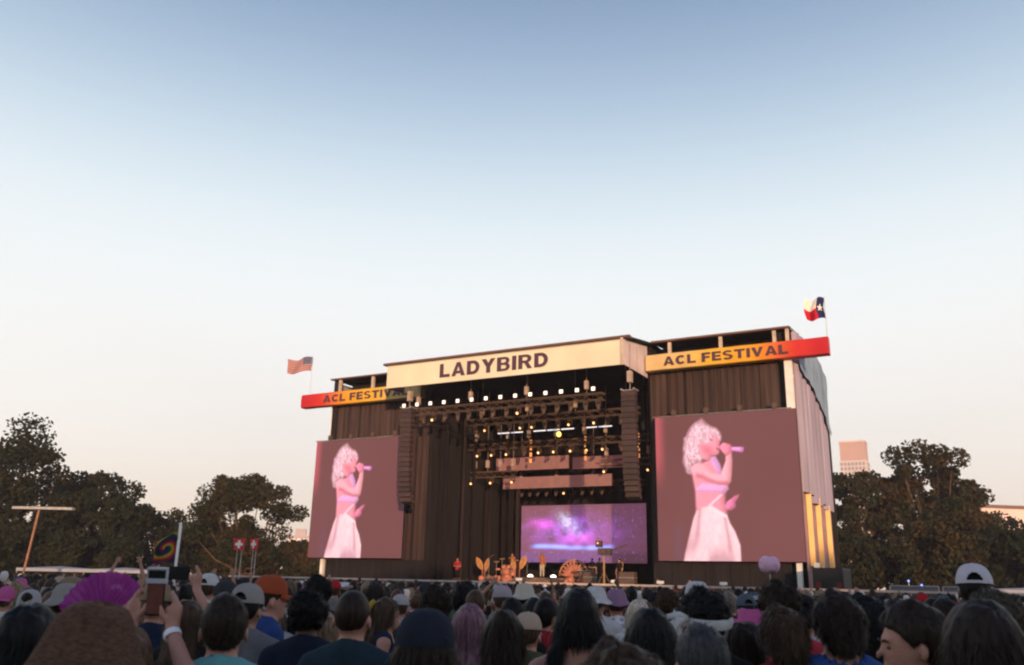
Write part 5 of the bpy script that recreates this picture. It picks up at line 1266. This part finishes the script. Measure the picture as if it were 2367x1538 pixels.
HEROES = [
(-1.12, 2.46, 1.70, 8,'down','tan','long','brown','straw','straw','tee','black','person in a wide floppy brown straw hat at the bottom left'),
(-1.44, 2.75, 1.68, 0,'down','tan','long','black',None,None,'tee','charcoal','person with long black hair at the bottom left corner beside the straw hat'),
(-1.63, 3.76, 1.62, 0,'fan','tan','long','black',None,None,'tee','black','person holding the purple folding fan behind the straw hat'),
(-1.32, 3.19, 1.60, 0,'phonehi','fair','long','lightbrown',None,None,'tank','white','person in white top holding up an upright phone with both hands'),
(-2.17, 5.59, 1.73, 0,'phonewide','fair','short','brown','fitted','khaki','tee','navy','person in khaki cap holding a phone sideways above the crowd'),
(-1.73, 4.91, 1.64, 4,'down','fair','long','brown',None,None,'tank','black','person with long straight brown hair right of the raised upright phone'),
(-1.05, 3.39, 1.71, 10,'down','fair','short','darkbrown',None,None,'tee','teal','person with short dark hair in a pale teal shirt'),
(-1.49, 5.19, 1.74, -8,'down','tan','short','black','cap','greycap','tee','grey','person in a pale grey cap seen from behind with strap opening'),
(-1.52, 5.81, 1.79, -62,'down','fair','short','darkbrown','fitted','orange','tee','blue','person in a rust orange cap with a blue shirt'),
(-2.27, 7.25, 1.74, 20,'down','tan','short','black','fitted','charcoal','tee','white','person in a dark grey cap left of the pale grey cap'),
(-2.90, 8.73, 1.79, -10,'down','fair','short','brown','cap','white','tee','white','person in a washed white and grey cap below the middle tree'),
(-1.05, 4.79, 1.73, 0,'down','dark','curly','black',None,None,'tee','navyjersey','person with round black curly hair in a navy jersey'),
(-0.71, 4.19, 1.72, -6,'down','fair','fade','darkbrown',None,None,'tee','darkteal','person with short faded dark hair in a dark teal shirt'),
(-1.03, 5.10, 1.59, 5,'down','fair','long','blonde',None,None,'tank','white','person with long blonde hair left of the faded haircut'),
(-0.91, 6.94, 1.63, -85,'down','fair','long','brown',None,None,'tank','navy','person in profile looking right with brown hair held in a yellow scarf'),
(-0.24, 2.74, 1.70, 3,'down','fair','long','darkbrown','fitted','navycap','tee','black','person in a large navy cap over long dark hair at bottom centre'),
(-0.18, 4.50, 1.66, 0,'down','fair','long','purple',None,None,'tank','red','person with faded purple dyed hair right of the navy cap'),
(-0.01, 3.80, 1.66, 0,'down','tan','bun','darkbrown',None,None,'tee','olive','person with messy dark brown hair tied in a bun'),
(-0.47, 5.98, 1.75, 0,'down','tan','curly','darkbrown',None,None,'tee','olive','person with curly dark brown hair behind the large navy cap'),
(-0.04, 8.40, 1.74, 12,'down','fair','short','brown','fitted','lilacgrey','tee','charcoal','person in a pale lilac grey cap before the stage steps'),
(0.18, 8.80, 1.76, -10,'down','tan','short','black','bucket','offwhite','tee','yellow','person in an off white soft hat and yellow collar'),
(0.14, 5.60, 1.60, -12,'down','fair','short','brown','fitted','beige','tee','olive','person in a rounded beige cap and olive shirt'),
(0.32, 3.99, 1.75, 0,'down','fair','ponytails','black',None,None,'bandeau','black','person with parted black hair in low ponytails and bare shoulders'),
(1.00, 8.14, 1.73, 0,'down','fair','short','brown','bucket','lilac','tee','patternblue','person in a lilac bucket hat and blue patterned shirt'),
(1.06, 7.22, 1.65, 0,'down','fair','bob','platinum',None,None,'tee','white','person with platinum blonde hair and a dark parting'),
(0.55, 3.46, 1.69, 0,'down','tan','bob','black',None,None,'tee','black','person with wide black bobbed hair left of the grey haired head'),
(0.85, 3.91, 1.78, 5,'down','tan','curly','black','headband','white','tee','black','person with tall black curls tied by a white headband'),
(1.58, 7.43, 1.81, 0,'down','fair','short','brown','bucket','white','tee','white','person in a white hat just behind the black curls'),
(0.62, 2.88, 1.66, 0,'down','fair','short','greydark',None,None,'tee','charcoal','person with grey dark hair at the bottom edge right of centre'),
(0.27, 2.13, 1.66, 20,'down','fair','messy','brown',None,None,'tee','black','person with messy brown hair at the very bottom centre'),
(1.63, 5.98, 1.63, -30,'down','fair','long','brown','cowboy','pink','tank','pinkshirt','person in a hot pink cowboy hat beneath the slate blue cap'),
(1.11, 4.15, 1.62, -60,'down','fair','long','darkbrown',None,None,'tee','charcoal','person with long dark hair turned right below the pink hat'),
(1.48, 4.88, 1.82, 0,'down','tan','curly','darkbrown',None,None,'tee','whitered','person with full dark hair in a white jersey under the pink ball'),
(1.20, 3.92, 1.71, 0,'down','fair','messy','brown',None,None,'tee','red','person with shaggy brown hair and red collar'),
(1.44, 3.94, 1.77, 8,'down','fair','messy','darkbrown',None,None,'tank','royal','person with thick dark hair in a royal blue tank top'),
(1.82, 4.55, 1.76, 0,'down','fair','messy','black',None,None,'tee','black','person with dark hair in black between blue tank top and profile face'),
(1.35, 3.01, 1.74, 82,'down','fair','swept','darkbrown',None,None,'tee','darknavy','person in profile looking left with dark swept back hair'),
(2.93, 5.58, 1.95, -25,'down','dark','fade','black','cap','brightwhite','tee','charcoal','tall person in a clean white cap with strap opening at the right'),
(1.30, 2.48, 1.75, 0,'down','tan','bob','darkbrown',None,None,'tee','black','person with big dark hair at the bottom right corner'),
(2.20, 4.04, 1.80, 0,'down','fair','curly','greybrown',None,None,'tee','charcoal','person with bushy grey brown hair at the right edge'),
(2.89, 5.93, 1.72, 40,'down','fair','short','darkbrown',None,None,'tee','greyshirt','person in a light grey shirt beneath the clean white cap'),
(1.85, 5.60, 1.74, -15,'down','fair','short','black','cap','black','tee','whitegrey','person in a black cap right of the white jersey'),
(0.29, 6.19, 1.67, -50,'down','fair','short','black',None,None,'tee','red','person with black hair half turned right in a red shirt'),
(0.04, 6.00, 1.67, 0,'down','tan','short','black',None,None,'tee','black','person with round black hair between the beige and lilac grey caps'),
(0.21, 6.90, 1.65, 0,'down','tan','bob','black',None,None,'tee','black','person with black bobbed hair left of the red shirt'),
(0.80, 7.96, 1.75, -25,'down','fair','short','brown','bucket','white','tee','white','person in a white sun hat behind the black ponytails'),
(1.47, 8.17, 1.75, 0,'down','fair','curly','brown',None,None,'tee','charcoal','person with curly brown hair before the right speaker column'),
(2.27, 8.50, 1.71, 0,'down','tan','short','black','cap','slate','tee','navy','person in a slate blue cap above the pink hat'),
(-1.56, 7.44, 1.80, 0,'down','dark','curly','black',None,None,'tee','black','tall person with dark silhouette below the left screen post'),
(-2.45, 12.77, 1.73, 20,'down','fair','short','brown','fitted','scarlet','tee','grey','person in a scarlet cap under the left screen'),
(-1.23, 8.41, 1.74, 0,'down','tan','messy','darkbrown',None,None,'tee','charcoal','person with dark wavy hair under the left screen edge'),
(-0.36, 7.99, 1.77, 0,'down','dark','afro','black',None,None,'tee','navy','person with tall black afro hair before the flower props'),
(-0.25, 7.30, 1.70, 0,'down','fair','fade','brown',None,None,'tee','tanshirt','person with cropped brown hair left of the lilac grey cap'),
(-1.88, 7.36, 1.57, 0,'down','fair','long','ash',None,None,'tee','whitegrey','person with ash blonde hair right of the orange cap'),
(-1.05, 8.94, 1.63, 0,'down','fair','short','brown','fitted','whitegrey','tee','white','person in a white cap with dark brim left of the curly hair'),
(-2.28, 8.29, 1.59, 0,'down','tan','short','black',None,None,'tee','navy','person with short black hair between grey cap and orange cap'),
]
placed = []
for k, (x, y, h, *a) in enumerate(HEROES):
    nv = 2
    a = list(a); label = a[-1]
    t = person(x, y, h, *a[:-1], label, hi=2 if a[1] in ('phonehi', 'phonewide', 'fan') else 1, v=k % nv, trousers=random.choice(['denim', 'black', 'khaki', 'charcoal']))
    placed.append((x, y))
    t['_i'] = k
    if 'yellow scarf' in label:
        MB().path([(.02, -.11, 1.74), (.03, -.16, 1.68), (.02, -.17, 1.58), (.0, -.16, 1.46)], [.02, .032, .03, .012], 7).build('scarf', CL['yellow'], t, smooth=True)
    if 'profile face' in label or 'blue tank' in label: pass
    if 'blue tank' in label:
        MB().lathe([(.0001, .008), (.006, 0), (.0001, -.008)], n=8).build('earring', mat('earring_gold', (.8, .4, .15), .3, 0, metal=.8), t, (-.088, .004, 1.572), smooth=True)
    if 'upright phone with both' in label: W1 = t
    if 'sideways' in label: W2 = t
    if 'folding fan' in label: W3 = t
    if 'fading purple' in label: pass

# phones
bpy.context.view_layer.update()
def world_of(t, p): return t.matrix_world @ Vector(p)
p = world_of(W1, (.017, .17, 1.885))
t = empty('phone', p, 0, 'upright phone in a pale grey case held by two hands at the left', 'phone'); t.rotation_euler = (R(6), 0, 0)
MB().box(-.033, .033, -.004, .004, -.085, .078).build('phone_body', phone_black, t, bevel=.003)
cg = mat('case_grey', (.40, .41, .48), .4, .05)
MB().box(-.038, .038, -.010, .010, .030, .048).box(-.038, .038, -.010, .010, .079, .088).box(-.038, -.0335, -.010, .010, .0485, .0785).box(.0335, .038, -.010, .010, .0485, .0785).build('case', cg, t, bevel=.004)
MB().box(-.029, .029, -.006, -.0042, -.078, .028).build('screen', mat('phone_screen', (.04, .025, .03), .2, .3, 30, emit=(.20, .06, .04), estr=.12), t)
p = world_of(W2, (.01, .27, 1.845))
t = empty('phone', p, 0, 'dark phone held sideways above the khaki cap', 'phone')
MB().box(-.085, .085, -.005, .005, -.042, .042).build('phone_body', phone_black, t, bevel=.004); MB().box(-.075, .075, -.007, -.0052, -.037, .037).build('screen', mat('screen_dark', (.02, .02, .022), .1, 0, spec=.6), t)
wr = MB().lathe([(.033, -.013), (.036, 0), (.033, .013)], n=16).build('wristband', mat('band_white', (.72, .72, .80), .5, 0), W1, (.116, .143, 1.722), (R(-32), R(-33), 0), smooth=True)
MB().lathe([(.0001, .006), (.008, 0), (.0001, -.006)], n=8).build('turquoise_ring', mat('turquoise', (.08, .35, .36), .3, 0), W1, (.105, .15, 1.865), smooth=True)
# folding fan
p = world_of(W3, (-.13, .18, 1.72))
t = empty('folding_fan', p, R(-8), 'translucent magenta folding fan with ribs opened behind the straw hat', 'folding fan'); t.rotation_euler = (R(-8), R(-10), R(0))
fm = mat('fan_cloth', (.30, .035, .28), .6, .15, 20); fmn = fm.node_tree.nodes; tr = fmn.new('ShaderNodeBsdfTranslucent'); tr.inputs['Color'].default_value = (.55, .08, .5, 1); tp_ = fmn.new('ShaderNodeBsdfTransparent'); tp_.inputs['Color'].default_value = (.9, .55, .9, 1)
m1 = fmn.new('ShaderNodeMixShader'); m1.inputs['Fac'].default_value = .3; m2_ = fmn.new('ShaderNodeMixShader'); m2_.inputs['Fac'].default_value = .22
fl = fm.node_tree.links; fl.new(fmn['Principled BSDF'].outputs[0], m1.inputs[1]); fl.new(tr.outputs[0], m1.inputs[2]); fl.new(m1.outputs[0], m2_.inputs[1]); fl.new(tp_.outputs[0], m2_.inputs[2]); fl.new(m2_.outputs[0], fmn['Material Output'].inputs['Surface'])
a0, a1, nr = R(28), R(158), 13
for i in range(nr):
    t0_, t1_ = a0 + (a1 - a0) * i / nr, a0 + (a1 - a0) * (i + 1) / nr; tm_ = (t0_ + t1_) / 2
    q = lambda aa, rr_, yy: (math.cos(aa) * rr_, yy, math.sin(aa) * rr_)
    MB().add([q(t0_, .075, 0), q(t0_, .20, 0), q(tm_, .202, -.018), q(tm_, .075, -.008), q(t1_, .20, 0), q(t1_, .075, 0)], [(0, 1, 2, 3), (3, 2, 4, 5)]).build('fan_leaf', fm, t)
for i in range(nr + 1):
    aa = a0 + (a1 - a0) * i / nr
    MB().tube((math.cos(aa) * .01, .003, math.sin(aa) * .01), (math.cos(aa) * .198, .003, math.sin(aa) * .198), .0022 if 0 < i < nr else .004, n=4).build('fan_rib', mat('fan_rib', (.45, .06, .25), .4, 0), t)
# printing on a few shirts
def shirt_text(label_part, text, w, z, m):
    for o in bpy.data.objects:
        if o.get('label') and label_part in o['label'] and o.name.startswith('person'):
            lettering_on(o, text, w, z, m); return
def lettering_on(t, text, w, z, m):
    o = lettering(text, -w / 2, w / 2, z, z + w * 1.6, -.135, t, m); return o
shirt_text('navy jersey', '7', .07, 1.20, mat('print_white', (.6, .6, .62), .6, 0))

# ---- the rest of the near crowd
def az(x, y): return math.atan2(x, y)
zones = [(-.52, 'under tall left trees'), (-.36, 'left of tie-dye flag'), (-.30, 'below lone brown tree'), (-.22, 'before left screen'), (-.12, 'before left speaker column'), (-.02, 'before golden leaf props'), (.07, 'before rear screen'), (.15, 'before right speaker column'), (.24, 'before right screen singer'), (.33, 'before right screen edge'), (.42, 'before equipment truck'), (9, 'before right hand trees')]
def zone(x, y):
    a = az(x, y)
    for lim, n_ in zones:
        if a < lim: return n_
def depthw(d): return 'near by' if d < 7.5 else ('midway' if d < 10.5 else ('farther on' if d < 14 else 'far off'))
hcolw = {'black': 'black', 'darkbrown': 'dark brown', 'brown': 'brown', 'lightbrown': 'light brown', 'blonde': 'blonde', 'ash': 'ash blonde', 'auburn': 'auburn'}
scolw = {'black': 'black', 'charcoal': 'charcoal', 'grey': 'grey', 'white': 'white', 'navy': 'navy', 'olive': 'olive', 'red': 'red', 'blue': 'blue', 'yellow': 'yellow', 'tanshirt': 'tan', 'orangeshirt': 'orange', 'lightblue': 'light blue', 'maroon': 'maroon', 'mauve': 'mauve', 'greenshirt': 'green', 'cream': 'cream', 'floral': 'floral', 'plaid': 'plaid', 'pinkshirt': 'pink', 'patternblue': 'blue patterned'}
posew = {'down': '', 'cross': '', 'phone': ', hands raised', 'armup': ', one arm up', 'bothup': ', both arms up', 'heart': ', arms joined overhead'}
hatw = {'whitegrey': 'white', 'brightwhite': 'bright white', 'navycap': 'navy', 'beige': 'beige', 'slate': 'slate', 'scarlet': 'red', 'pink': 'pink', 'lilac': 'lilac', 'black': 'black', 'khaki': 'khaki', 'greycap': 'grey'}
used = set(); rg = random.Random(5)
HAZ = [(az(x, y), math.hypot(x, y), h) for x, y, h, *_ in HEROES]
count = 0; tries = 0
while count < 236 and tries < 60000:
    tries += 1
    u = rg.random(); d = math.sqrt(5.6 ** 2 + u * (18.5 ** 2 - 5.6 ** 2)); a = rg.uniform(-.58, .58)
    x, y = d * math.sin(a), d * math.cos(a)
    if min((x - px) ** 2 + (y - py) ** 2 for px, py in placed) < .56 ** 2: continue
    if any(abs(a - ha) < .11 / hd + .12 / d and hd > d for ha, hd, hh in HAZ): continue
    hgt = min(1.73, rg.gauss(1.63, .065))
    hk = rg.choices(['short', 'fade', 'messy', 'curly', 'afro', 'long', 'bob', 'ponytails', 'bun'], [5, 2.5, 4, 2, .4, 6, 2, .7, 1.2])[0]
    hc = rg.choices(list(hcolw), [6, 7, 5, 1.5, 1.6, 1.2, .5])[0]
    hat = rg.choices([None, 'cap', 'cap_back', 'bucket', 'cowboy'], [14, 1.6, 1.8, 1.5, .3])[0]; hatc = rg.choice(list(hatw)) if hat else None
    sc2 = rg.choices(list(scolw), [8, 5, 3, 5, 5, 2, 1.5, 2, .7, 1.5, .5, 1.5, 1, 1, 1, 1.2, 1, 1, 1, .8])[0]
    ps = rg.choices(['down', 'cross', 'phone', 'armup', 'bothup', 'heart'], [24, 3, 1.2 if d > 8 else 0, .7 if d > 10 else 0, .35 if d > 12 else 0, .15 if d > 12 else 0])[0]
    head_w = f'{hatw[hatc]} ' + {'cap': 'cap', 'cap_back': 'backward cap', 'bucket': 'bucket hat', 'cowboy': 'cowboy hat'}[hat] if hat else f'{hcolw[hc]} ' + {'short': 'short hair', 'fade': 'cropped hair', 'messy': 'shaggy hair', 'curly': 'curls', 'afro': 'afro', 'long': 'long hair', 'bob': 'bob', 'ponytails': 'ponytails', 'bun': 'hair bun'}[hk]
    lb = f'person with {head_w} in {scolw[sc2]}, {depthw(d)}, {zone(x, y)}{posew[ps]}'
    if lb in used or len(lb.split()) > 16: continue
    used.add(lb)
    fem = hk in FEM_HAIR
    person(x, y, hgt, rg.gauss(0, 16) if rg.random() < .85 else rg.uniform(-90, 90), ps, rg.choices(['fair', 'tan', 'dark', 'brown'], [6, 4, 1, 1.5])[0], hk, hc, hat, hatc, 'tank' if rg.random() < (.45 if fem else .1) else 'tee', sc2, lb, hi=0, shorts=rg.random() < .5, v=0, slim=rg.uniform(.93, 1.05), trousers=rg.choice(['denim', 'black', 'khaki', 'charcoal']))
    placed.append((x, y)); count += 1
print('near crowd', count)

# ---- performers and crew on the stage
def stage_person(u, y, z, label, pose='down', scol='pinkshirt', yaw=0, hk='long', hc='blonde', h=1.66, grp='people on and around the stage', skin='tan'):
    w = S(u, y, 0); person(w.x, w.y, h, math.degrees(SA) + 180 + yaw, pose, skin, hk, hc, None, None, 'tee', scol, label, hi=0, group=grp, z0=z, trousers='cream' if scol == 'orangeshirt' else 'black')
stage_person(-14.35, 3.6, 1.98, 'singer in orange top and pale trousers at centre stage', 'armup', 'orangeshirt', 20)
stage_person(-17.3, 4.7, 1.98, 'drummer standing behind the drum kit on stage', 'cross', 'orangeshirt', 0, 'short', 'black', 1.7)
stage_person(-10.6, 3.6, 1.6, 'musician in black at the right of the stage set', 'cross', 'black', 0, 'short', 'black', 1.72)
stage_person(-8.7, .4, 1.5, 'crew member in black beside the camera crane', 'down', 'black', 30, 'short', 'black', 1.75)
stage_person(-7.3, .2, 1.5, 'crew member in black right of the camera crane', 'down', 'black', -20, 'short', 'black', 1.72)
stage_person(-20.4, 2.2, 1.5, 'musician in red at the left of the stage', 'cross', 'red', 20, 'short', 'black', 1.75)
stage_person(-3.2, -4.5, .25, 'guard in black before the right screen skirt', 'down', 'charcoal', 10, 'short', 'black', 1.8)
stage_person(-1.4, -4.5, .25, 'crew member in grey before the right screen skirt', 'down', 'grey', 10, 'short', 'black', 1.8)

# ---- the far crowd that reads as one mass
def mass_proto(arm):
    m_ = MB()
    m_.lathe([(.0001, 1.76), (.06, 1.745), (.095, 1.68), (.09, 1.60), (.06, 1.53)], (0, -.01, 0), 8); nh = len(m_.f)
    m_.lathe([(.05, 1.53), (.06, 1.45)], n=6)
    ns_ = len(m_.f)
    m_.lathe([(.06, 1.46), (.17, 1.42), (.21, 1.35), (.19, 1.15), (.15, 1.0), (.17, .85)], n=8, wob=lambda r, z, t: (r * (1 - .38 * abs(math.sin(t))), z))
    nt = len(m_.f)
    if arm: m_.path([(.19, 0, 1.38), (.25, .05, 1.60), (.20, .08, 1.86)], [.05, .04, .035], 5)
    else: m_.path([(.20, 0, 1.38), (.25, 0, 1.1), (.24, .1, .9)], [.05, .04, .03], 5)
    m_.path([(-.20, 0, 1.38), (-.25, 0, 1.1), (-.24, .1, .9)], [.05, .04, .03], 5)
    na = len(m_.f); m_.path([(.09, 0, .9), (.1, 0, 0)], [.09, .05], 5); m_.path([(-.09, 0, .9), (-.1, 0, 0)], [.09, .05], 5)
    V = np.array(m_.v); role = np.zeros(len(V), int)
    for fi, f in enumerate(m_.f):
        r_ = 0 if fi < nh else (1 if fi < ns_ else (2 if fi < nt else (1 if fi < na else 3)))
        for i in f: role[i] = r_
    F = []
    for f in m_.f:
        if len(f) == 4: F.append(f)
        else: F += [[f[0], f[i], f[i + 1], f[i + 1]] for i in range(1, len(f) - 1)]
    F = [f for f in F]
    return V, [[*dict.fromkeys(f)] for f in F], role
PR = [mass_proto(0), mass_proto(1)]
rgn = np.random.default_rng(8); VV, FF, CC = [], [], []; nb_ = 0; n_ = 0
hairc = np.array([(.012, .010, .012), (.03, .02, .015), (.06, .035, .022), (.2, .14, .09), (.55, .52, .52), (.45, .05, .06)]); skinc = np.array([(.45, .24, .18), (.3, .16, .11), (.1, .05, .035)]); shc = np.array([(.015, .015, .02), (.05, .05, .06), (.6, .58, .6), (.02, .03, .07), (.35, .04, .05), (.2, .32, .5), (.5, .28, .36), (.25, .25, .28), (.45, .4, .3), (.1, .1, .06)])
camrow = -9.9
for tries in range(9000):
    if n_ >= 1500: break
    d = math.sqrt(18.6 ** 2 + rgn.random() * (60 ** 2 - 18.6 ** 2)); a = rgn.uniform(-.62, .62); x, y = d * math.sin(a), d * math.cos(a)
    rel = Vector((x, y, 0)) - SO
    if rel.dot(UY) > -10.7: continue
    if rgn.random() < (d - 18) / 70: continue
    V, F, role = PR[1 if rgn.random() < .06 else 0]; h = min(1.74, rgn.normal(1.57, .07)) / 1.76; yaw = rgn.normal(0, .4); c_, s_ = math.cos(yaw), math.sin(yaw)
    W = np.stack([V[:, 0] * c_ - V[:, 1] * s_ + x, V[:, 0] * s_ + V[:, 1] * c_ + y, V[:, 2] * h], 1)
    pc = np.stack([hairc[rgn.choice(6, p=[.36, .27, .15, .08, .11, .03])], skinc[rgn.choice(3, p=[.6, .3, .1])], shc[rgn.integers(0, 10)], np.array((.04, .05, .08))])
    VV.append(W); CC.append(pc[role]); FF += [[i + nb_ for i in f] for f in F]; nb_ += len(V); n_ += 1
me = mesh_np('crowd', np.concatenate(VV), FF, True); vcol(me, np.concatenate(CC)); me.materials.append(paint_mat('crowd_paint', .85, 0, noise=.15, nscale=8))
tag(obj('distant_crowd', me), 'distant crowd packed between the near rows and the stage barrier', 'crowd', kind='stuff')
print('mass', n_)
